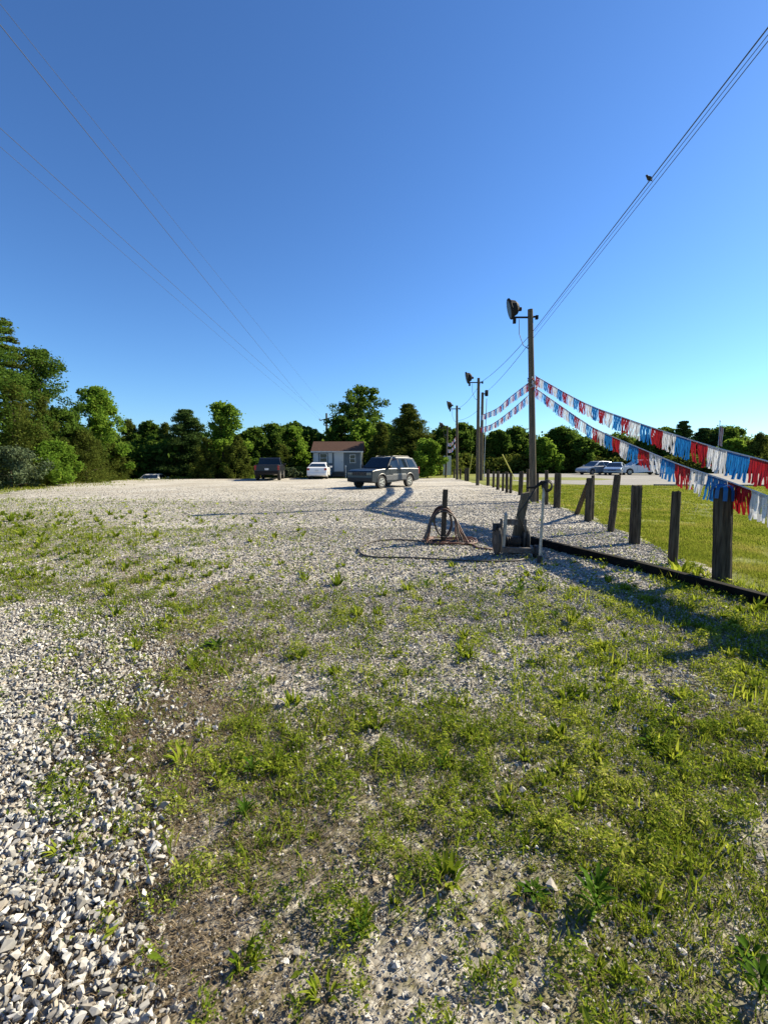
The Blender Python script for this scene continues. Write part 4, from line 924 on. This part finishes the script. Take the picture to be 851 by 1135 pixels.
# service wires past the light poles
def wp(pole, z, dx=.12): return Vector((pole[0].x + pole[2] * .9 + dx, pole[0].y, z))
w1 = wp(P1, P(590, 366, P1[0].y).z); w1b = wp(P1, P(590, 374, P1[0].y).z)
e1 = G(851, 30, 6.9); e2 = G(851, 38, 6.7); e3 = G(851, 45, 6.55)
far1 = []
for nm, (s, e, r) in {'thickest and uppermost wire of the bundle rising to the upper right, bird on it': (w1, e1, .010), 'middle wire of the bundle rising to the upper right': (w1 + Vector((.03, 0, -.05)), e2, .005), 'lowest wire of the bundle rising to the upper right': (w1b, e3, .006)}.items():
    d = e - s; ext = s + d * 2.2; wire('service_wire', nm, [s, ext], r, 'wire', 'service wires at the right', sag=0)
wire('service_wire', 'upper wire from nearest light pole to the second light pole', [w1, wp(P2, P2[1] - .25)], .011, 'wire', sag=.18)
wire('service_wire', 'lower wire from nearest light pole to the brownish utility pole', [w1b, Vector((P3[0].x + P3[2] + .1, P3[0].y, P3[1] - .1))], .011, 'wire', sag=.2)
wire('service_wire', 'upper wire from second light pole to the third', [wp(P2, P2[1] - .3), wp(P4, P4[1] - .2)], .011, 'wire', sag=.25)
wire('service_wire', 'lower wire from brownish utility pole to the third light pole', [Vector((P3[0].x, P3[0].y, P3[1] - 1.0)), wp(P4, P4[1] - 1.2)], .011, 'wire', sag=.25)

# the small bird on the thick wire
s, e = w1, e1; d = e - s; ext = s + d * 2.2
best = min(((abs((425.5 + FPX * q.x / (q.y * math.cos(PITCH) - (q.z - CH) * math.sin(PITCH))) - 717.5), i) for i, q in enumerate([s.lerp(ext, i / 400) for i in range(230)])))[1]
q = s.lerp(ext, best / 400)
bird = thing('bird', 'small dark bird perched on the thickest wire at upper right', 'bird', q, R(200))
bd = MB(); secs = []
for x, z, rw, rh in ((-.10, .035, .003, .002), (-.07, .045, .012, .006), (-.045, .055, .026, .024), (-.015, .065, .034, .034), (.015, .075, .03, .033), (.035, .09, .02, .022), (.045, .1, .021, .021), (.062, .103, .016, .015), (.072, .102, .006, .005), (.088, .1, .001, .001)):
    secs.append([(x, math.cos(2 * PI * k_ / 10) * rw, z + math.sin(2 * PI * k_ / 10) * rh) for k_ in range(10)])
bd.loft(secs); bd.build('body', M['black'], bird, sm=True)
for s_ in (-1, 1):
    MB().tube([(0, s_ * .012, .04), (.002, s_ * .012, .01)], .003, 5).build('leg', M['black'], bird)
    MB().add([(.03, s_ * .03, .09), (-.02, s_ * .037, .085), (-.085, s_ * .02, .045), (-.03, s_ * .034, .05), (.03, s_ * .027, .09), (-.02, s_ * .033, .085), (-.085, s_ * .016, .045), (-.03, s_ * .03, .05)], [(0, 1, 2, 3), (7, 6, 5, 4), (0, 3, 7, 4), (1, 0, 4, 5), (2, 1, 5, 6), (3, 2, 6, 7)]).build('wing', M['black'], bird)

# ------------------------------------------------------------------ pennant strings
def pennants(label, pts, start=0, L=.46, hgt=.32, drift=(.03, -.035), seed=1, first=.12, nst=10):
    """pts: control points of the cord"""
    rs = random.Random(seed); pts = [Vector(p) for p in pts]
    # dense curve (Catmull-Rom)
    cur = []
    for i in range(len(pts) - 1):
        p0 = pts[max(i - 1, 0)]; p1 = pts[i]; p2 = pts[i + 1]; p3 = pts[min(i + 2, len(pts) - 1)]
        for k_ in range(20):
            u = k_ / 20; cur.append(.5 * ((2 * p1) + (p2 - p0) * u + (2 * p0 - 5 * p1 + 4 * p2 - p3) * u * u + (3 * p1 - p0 - 3 * p2 + p3) * u ** 3))
    cur.append(pts[-1]); cum = [0]
    for i in range(1, len(cur)): cum.append(cum[-1] + (cur[i] - cur[i - 1]).length)
    def at(s_):
        s_ = max(0, min(cum[-1] - 1e-4, s_)); i = np.searchsorted(cum, s_, 'right') - 1; i = min(i, len(cur) - 2)
        return cur[i].lerp(cur[i + 1], (s_ - cum[i]) / max(1e-6, cum[i + 1] - cum[i]))
    o0 = cur[0]; t = thing('pennant_string', label, 'pennant string', o0, 0, 'red white and blue fringe pennant strings')
    MB().tube([c - o0 for c in cur], .009, 5).build('cord', M['cord'], t)
    s_ = first; k_ = start; cols = ['fr_red', 'fr_white', 'fr_blue']
    while s_ + L < cum[-1]:
        V = []; F = []; gust = rs.uniform(-.5, 1.0)
        for q in range(nst):
            if rs.random() < .025: continue
            u0 = s_ + L * (q + .04) / nst; u1 = s_ + L * (q + 1.22) / nst; a = at(u0) - o0; b_ = at(u1) - o0; hh = hgt * rs.uniform(.9, 1.05); tw = rs.uniform(-1, 1) * (.25 if rs.random() < .8 else 1); n0 = len(V)
            dx = drift[0] * gust + rs.uniform(-.02, .02); dy = drift[1] * gust + rs.uniform(-.02, .02) + (rs.uniform(-.08, .08) if rs.random() < .12 else 0); nrm = Vector((1, 0, 0))
            for j in range(6):
                v = j / 5; c = (a + b_) / 2 + Vector((dx * v * v, dy * v * v, -hh * v)); half = (b_ - a) / 2; ang = tw * v * 1.1 + .15 * math.sin(v * 5 + q)
                half = Vector((half.x + math.sin(ang) * half.length * .6, half.y * math.cos(ang), half.z * (1 - v))); wob = .006 * math.sin(v * 9 + q * 2)
                V += [c - half + nrm * wob, c + half + nrm * wob]
            for j in range(5): F.append((n0 + 2 * j, n0 + 2 * j + 1, n0 + 2 * j + 3, n0 + 2 * j + 2))
        # heading strip along the cord
        n0 = len(V)
        for j in range(5): c = at(s_ + L * .98 * j / 4) - o0; V += [c, c - Vector((0, 0, .035))]
        for j in range(4): F.append((n0 + 2 * j, n0 + 2 * j + 2, n0 + 2 * j + 3, n0 + 2 * j + 1))
        fast('fringe', np.array([v[:] for v in V]), np.array(F), M[cols[k_ % 3]], t)
        s_ += L * 1.03; k_ += 1
    return t
yp = P1[0].y; px1 = P1[0].x + P1[2] * .5
def U(px, py, x): # point on pixel ray with given world x
    r = ray(px, py); return Vector((0, 0, CH)) + r * (x / r.x)
up = [Vector((px1 + .02, yp - .14, P(590, 417, yp).z)), U(643.7, 444.6, 5.25), U(697.8, 465.3, 4.95), U(748.8, 482.2, 4.72), U(796.6, 497.1, 4.55), U(851, 511.5, 4.42), Vector((4.32, 4.3, 1.30)), Vector((4.2, 3.2, 1.13)), Vector((4.1, 2.3, 1.1))]
pennants('upper fringe pennant string running from the nearest pole to the right edge', up, seed=3)
lo = [Vector((px1 + .02, yp - .14, P(590, 430, yp).z)), U(643.7, 465.3, 5.1), U(669, 479.6, 4.9), U(713.8, 498.7, 4.6), U(752, 514.6, 4.42), U(803, 532, 4.22), U(851, 550, 4.1), Vector((3.98, 4.0, .98)), Vector((3.95, 3.2, .9)), Vector((3.9, 2.4, .95))]
pennants('lower fringe pennant string running past the thickest post top', lo, seed=8)
y2 = P2[0].y
def mid_pt(px, py, x): return U(px, py, x)
pennants('upper fringe pennant string between nearest and second light pole', [Vector((px1 - .1, yp + .1, P(586, 423, yp).z)), U(564.6, 440.5, (P1[0].x * .62 + P2[0].x * .38)), U(549.8, 453, P1[0].x * .35 + P2[0].x * .65), Vector((P2[0].x + .1, y2, P(531, 460.5, y2).z))], seed=12)
pennants('lower fringe pennant string between nearest and second light pole', [Vector((px1 - .1, yp + .1, P(586, 437, yp).z)), U(564.6, 456, (P1[0].x * .62 + P2[0].x * .38)), U(545, 470, P1[0].x * .3 + P2[0].x * .7), Vector((P2[0].x + .1, y2, P(531, 474, y2).z))], seed=15, start=1)
y4 = P4[0].y; y5 = P5[0].y
for i, (a_, b_, lab) in enumerate(((483, 491, 'upper pennant string between the two farthest light poles'), (490, 498, 'lower pennant string between the two farthest light poles'))):
    A = P(505.5, a_, y4); B = P(496, b_, y5); m_ = A.lerp(B, .5); m_.z -= .25; pennants(lab, [A, m_, B], seed=20 + i, nst=6)
# wrapped foil where the strings meet the nearest pole, and foil tied over the thick post
wrap = thing('foil_wrap', 'bunched foil knot tied around the nearest light pole', 'foil', (px1, yp, 0))
rs = np.random.RandomState(4)
for cn, n in (('fr_white', 50), ('fr_red', 22), ('fr_blue', 22)):
    a = rs.rand(n) * 2 * PI; z = P(590, 421, yp).z + rs.rand(n) * .45 - .35; keep_ = RS; RS = rs
    V, F = leaves(np.stack([np.cos(a) * .14, np.sin(a) * .14, z], -1), .05 + rs.rand(n) * .06, 1.4, .4); RS = keep_; fast('foil_strips', V, F, M[cn], wrap)
b = pp[0][1]; T = pp[0][2]; V = []; F = []
rr = random.Random(3); rad = .125
for q in range(6):
    a = 2.4 + q * .62; w_ = .022; d = Vector((math.cos(a), math.sin(a), 0)); s_ = Vector((-d.y, d.x, 0)); n0 = len(V); hh = rr.uniform(.07, .2)
    for c in (Vector((0, 0, .05)) + d * .02, d * (rad * .85) + Vector((0, 0, .022)), d * (rad + .006) + Vector((0, 0, -.02)), d * (rad + .014) + Vector((0, 0, -hh))): V += [c - s_ * w_, c + s_ * w_]
    for j in range(3): F.append((n0 + 2 * j, n0 + 2 * j + 1, n0 + 2 * j + 3, n0 + 2 * j + 2))
o = fast('foil_tie', np.array([v[:] for v in V]), np.array(F), M['fr_blue']); o.location = T; tag(o, 'blue foil fringe tied over the thickest post top', 'foil')

# ------------------------------------------------------------------ hose stake with coiled hose
b = G(490.5, 603); T = P(493.5, 542.5, b.y); pm = FPX / b.y
o = MB().loft([[(c.x + dx * .042, c.y + dy * .042, c.z) for dx, dy in ((-1, -1), (1, -1), (1, 1), (-1, 1))] for c in (Vector((0, 0, -.1)), (T - b) * .5, (T - b))]).build('wooden_stake', M['wood'], bevel=.004)
o.location = b; tag(o, 'square grey wooden stake with the red hose draped over it', 'stake')
hs = thing('coiled_hose', 'faded red hose hung in loops on the wooden stake', 'hose', b)
rr = random.Random(9)
def crom(pts, n=6, closed=False):
    pts = [Vector(p) for p in pts]; out = []; N_ = len(pts)
    for i in range(N_ if closed else N_ - 1):
        g_ = (lambda k_: pts[k_ % N_]) if closed else (lambda k_: pts[max(0, min(N_ - 1, k_))])
        p0, p1, p2, p3 = g_(i - 1), g_(i), g_(i + 1), g_(i + 2)
        for k_ in range(n):
            u = k_ / n; out.append(.5 * ((2 * p1) + (p2 - p0) * u + (2 * p0 - 5 * p1 + 4 * p2 - p3) * u * u + (3 * p1 - p0 - 3 * p2 + p3) * u ** 3))
    if not closed: out.append(pts[-1])
    else: out.append(out[0])
    return out
for q in range(13):
    u = rr.uniform; wl_ = u(.27, .38); wr_ = u(.24, .42); top = .68 - .018 * (q % 4) + u(-.015, .015); y_ = u(-.10, -.05) if q % 2 else u(.05, .09); yb = y_ * 2 + u(-.12, .08)
    if q % 5 == 4:
        pts = [(-.03, y_, top), (-.13, y_, top - .1), (-.16, y_, .4), (-.08, y_, .2), (.05, y_, .14), (.15, y_, .3), (.14, y_, .5), (.06, y_, top - .06)]
    else:
        pts = [(0, y_, top), (-.13, y_, top - .05), (-.22, y_ * 1.2, .44), (-wl_ * .9, yb * .8, .2), (-wl_, yb, .05 + u(0, .03)), (-wl_ * .4, yb - .05, .03 + u(0, .05)), (wr_ * .3, yb - .05, .03 + u(0, .05)), (wr_, yb, .05 + u(0, .04)), (wr_ * .82, yb * .8, .24), (.22, y_ * 1.2, .47), (.11, y_, top - .05)]
    MB().tube(crom(pts, 5, True), .0135, 6, False).build('loop', M['hose'] if q % 3 else M['hose_dark'], hs, sm=True)
z_ = .045
for q in range(4):
    pts = []; a0_ = rr.uniform(0, 6)
    for j in range(25):
        a = a0_ + 2 * PI * j / 24 * 0.9; pts.append((.12 + (.34 + .05 * q) * math.cos(a), -.05 + (.26 + .04 * q) * math.sin(a), z_ + .012 * q + .02 * math.sin(3 * a)))
    MB().tube(pts, .0135, 6).build('ground_loop', M['hose'], hs, sm=True)
# the long hose snaking over the gravel
gp = [(470, 603), (440, 601), (413, 603), (399, 610), (400, 617), (415, 621), (450, 621.5), (500, 624), (540, 625.5), (570, 625), (585, 622)]
pts = [G(*q) + Vector((0, 0, .05)) for q in gp]; cur = []
for i in range(len(pts) - 1):
    p0 = pts[max(i - 1, 0)]; p1 = pts[i]; p2 = pts[i + 1]; p3 = pts[min(i + 2, len(pts) - 1)]
    for k_ in range(6):
        u = k_ / 6; cur.append(.5 * ((2 * p1) + (p2 - p0) * u + (2 * p0 - 5 * p1 + 4 * p2 - p3) * u * u + (3 * p1 - p0 - 3 * p2 + p3) * u ** 3))
o = MB().tube(cur, .015, 6).build('garden_hose', M['hose_dark'], sm=True); tag(o, 'dark hose snaking over the gravel from the stake to the reel cart', 'hose')
pts = [G(*q) + Vector((0, 0, .05)) for q in ((506, 600), (518, 604), (530, 611), (545, 612))]
o = MB().tube(pts, .02, 6).build('water_pipe', M['hose'], sm=True); tag(o, 'short rusty pipe lying between the stake and the reel cart', 'pipe')

# ------------------------------------------------------------------ hose reel cart
cb = G(570, 620); s = cb.y * 1.0 / FPX; 
def cx_(px): return (px - 570) * s * 1.03
def cz_(py): return P(570, py, cb.y).z
ct = thing('reel_cart', 'old grey hose reel cart with dark wheels on the gravel', 'hose cart', (cb.x, cb.y, 0.03))
f_ = MB(); f_.box((cx_(572), -.02, .12), (cx_(592) - cx_(553), .06, .085), Matrix.Rotation(R(2), 3, 'Y')); f_.box((cx_(572), .42, .13), (cx_(590) - cx_(553), .05, .08)); 
for px in (555, 589): f_.box((cx_(px), .2, .13), (.04, .44, .07))
f_.build('frame', M['greymetal'], ct, bevel=.006)
def disc(px, y, zc, r, w_, nm, m='black'):
    mb = MB(); mb.lathe([(-w_, r * .72), (-w_ * 1.1, r * .92), (-w_ * .6, r), (w_ * .6, r), (w_ * 1.1, r * .92), (w_, r * .72)], 'x', 24, c=(cx_(px), y, zc)); ob = mb.build(nm, M[m], ct)
    MB().lathe([(-w_ * 1.2, r * .3), (w_ * 1.2, r * .3)], 'x', 12, c=(cx_(px), y, zc)).build('hub', M['greymetal'], ob); return ob
disc(551, .05, .27, .24, .022, 'wheel'); disc(586, .24, .25, .21, .022, 'wheel'); disc(592.5, -.02, .10, .10, .03, 'small_wheel')
sp = MB(); sp.lathe([(0, .13), (.012, .13), (.015, .05), (.30, .05), (.303, .13), (.315, .13)], 'x', 20, c=(cx_(561), .2, .22)); sp.build('reel', M['black'], ct)
hw_ = MB()
for i in range(7): hw_.lathe([(-.016, .07), (0, .088), (.016, .07)], 'x', 16, c=(cx_(561) + .05 + i * .033, .2, .22))
hw_.build('wound_hose', M['hose_dark'], ct)
u_ = MB()
for px in (556.5, 583): u_.box((cx_(px), .12, .36), (.03, .05, .45))
u_.box((cx_(567), .12, .54), (cx_(574) - cx_(560), .05, .09)); u_.build('upright', M['greymetal'], ct)
MB().loft([[(x, y, z) for x, y in ((-.022 + o2, -.02), (.022 + o2, -.02), (.022 + o2, .02), (-.022 + o2, .02))] for o2, z in ((cx_(557), .15), (cx_(558.5), .5), (cx_(559), .66))] + [[(cx_(559) + .002 * a, 0, .72) for a in (-1, 1, 1, -1)]]).build('pointed_stake', M['galv'], ct)
cr = MB(); cr.tube([(cx_(549), 0, .45), (cx_(547), -.04, .5), (cx_(545), -.06, .42)], .03, 8); cr.box((cx_(549), 0, .5), (.1, .08, .07)); cr.build('crank', M['black'], ct)
# leaning wooden beam
a = Vector((cb.x + cx_(574), cb.y + .32, 0)); T = P(582.5, 546, a.y + .05)
lb = MB(); dv = T - a; secs = []
for u in (0, .5, .97, 1): 
    c = dv * u; k_ = .97 if u == 1 else 1; secs.append([c + Vector((dx * .062 * k_, dy * .05 * k_, .012 * dx if u > .9 else 0)) for dx, dy in ((-1, -1), (1, -1), (1, 1), (-1, 1))])
o = lb.loft(secs).build('leaning_beam', M['board'], bevel=.006); o.location = a; tag(o, 'thick wooden beam leaning right behind the reel cart', 'beam')
# metal standpipe with a coiled ring on top
b = G(597.5, 626); T = P(602.5, 540, b.y)
sp = thing('standpipe', 'thin grey metal pipe with a hose ring on top, right of the reel cart', 'pipe', (b.x, b.y, 0.02))
dv = T - b; MB().tube([(0, 0, 0), dv * .55, dv], [.022, .02, .02], 8).build('pipe', M['galv'], sp)
MB().lathe([(0, .04), (.1, .04), (.12, .028)], 'z', 10).build('foot', M['black'], sp)
rg = MB()
for q in range(3):
    r_ = .05 + .012 * q; rg.tube([dv + Vector((.05 + r_ * math.cos(a), -.03 + .02 * q, .0 + r_ * math.sin(a) * 1.15)) for a in [2 * PI * j / 16 for j in range(17)]], .011, 6, False)
rg.build('ring', M['black'], sp, sm=True)
MB().tube([dv + Vector((.05, 0, .06)), dv + Vector((-.03, 0, .05)), dv + Vector((-.12, 0, -.02)), dv + Vector((-.24, .05, -.03))], [.02, .028, .02, .014], 8).build('spout', M['blackmetal'], sp)
pts = [dv + Vector((-.1, .02, -.02)), dv + Vector((-.2, .04, -.2)), dv * .5 + Vector((-.33, .08, .15)), Vector((cb.x + cx_(574) - b.x, .1, .45))]
MB().tube(pts, .014, 6).build('hanging_hose', M['black'], sp, sm=True)

# ------------------------------------------------------------------ small things far off
a = P(495.3, 527, 46)
t = thing('sign_board', 'white upright board on legs beside the farthest light pole', 'sign', (a.x, 46, 0))
MB().box((0, 0, 1.15), (.78, .05, 1.95)).build('panel', M['white'], t)
for s_ in (-1, 1): MB().box((s_ * .36, .05, 1.0), (.05, .05, 2.1)).build('leg', M['greymetal'], t)
for (p0, p1_, Y, lab) in (((556.5, 503.5), (566, 523), 38, 'leaning yellow guy-wire guard behind the three close posts'), ((523.3, 503), (520.5, 521), 46, 'yellow guy-wire guard left of the paired middle poles')):
    A = P(*p0, Y); B = P(p1_[0] + (p1_[0] - p0[0]) * .5, p1_[1] + (p1_[1] - p0[1]) * .5, Y); B.z = max(B.z, 0); o = MB().tube([(0, 0, 0), A - B], .045, 6).build('guy_guard', M['yellow']); o.location = B; tag(o, lab, 'guy guard')
Yf = 60; a = P(797.5, 467.5, Yf)
t = thing('flagpole', 'flagpole with a limp striped flag among the far right trees', 'flagpole', (a.x, Yf, 0.02))
MB().tube([(0, 0, 0), (0, 0, a.z)], [.07, .04], 8).build('pole', M['galv'], t); MB().lathe([(-.1, .03), (0, .1), (.1, .03)], 'z', 10, c=(0, 0, a.z + .08)).build('finial', M['chrome'], t)
zf = a.z - .6; cols = ['fr_blue'] + ['fr_red', 'fr_white'] * 3
for q in range(7):
    mb = MB(); x0 = .04 + q * .07; secs = []
    for j in range(9):
        z = zf - j * .3 - q * .04; wv = .06 * math.sin(j * .9 + q); secs.append([(x0 + wv + dx, wv * .6 + dy, z) for dx, dy in ((-.04, -.015), (.045, -.015), (.045, .015), (-.04, .015))])
    mb.loft(secs); mb.build('flag_stripe', M[cols[q]], t)
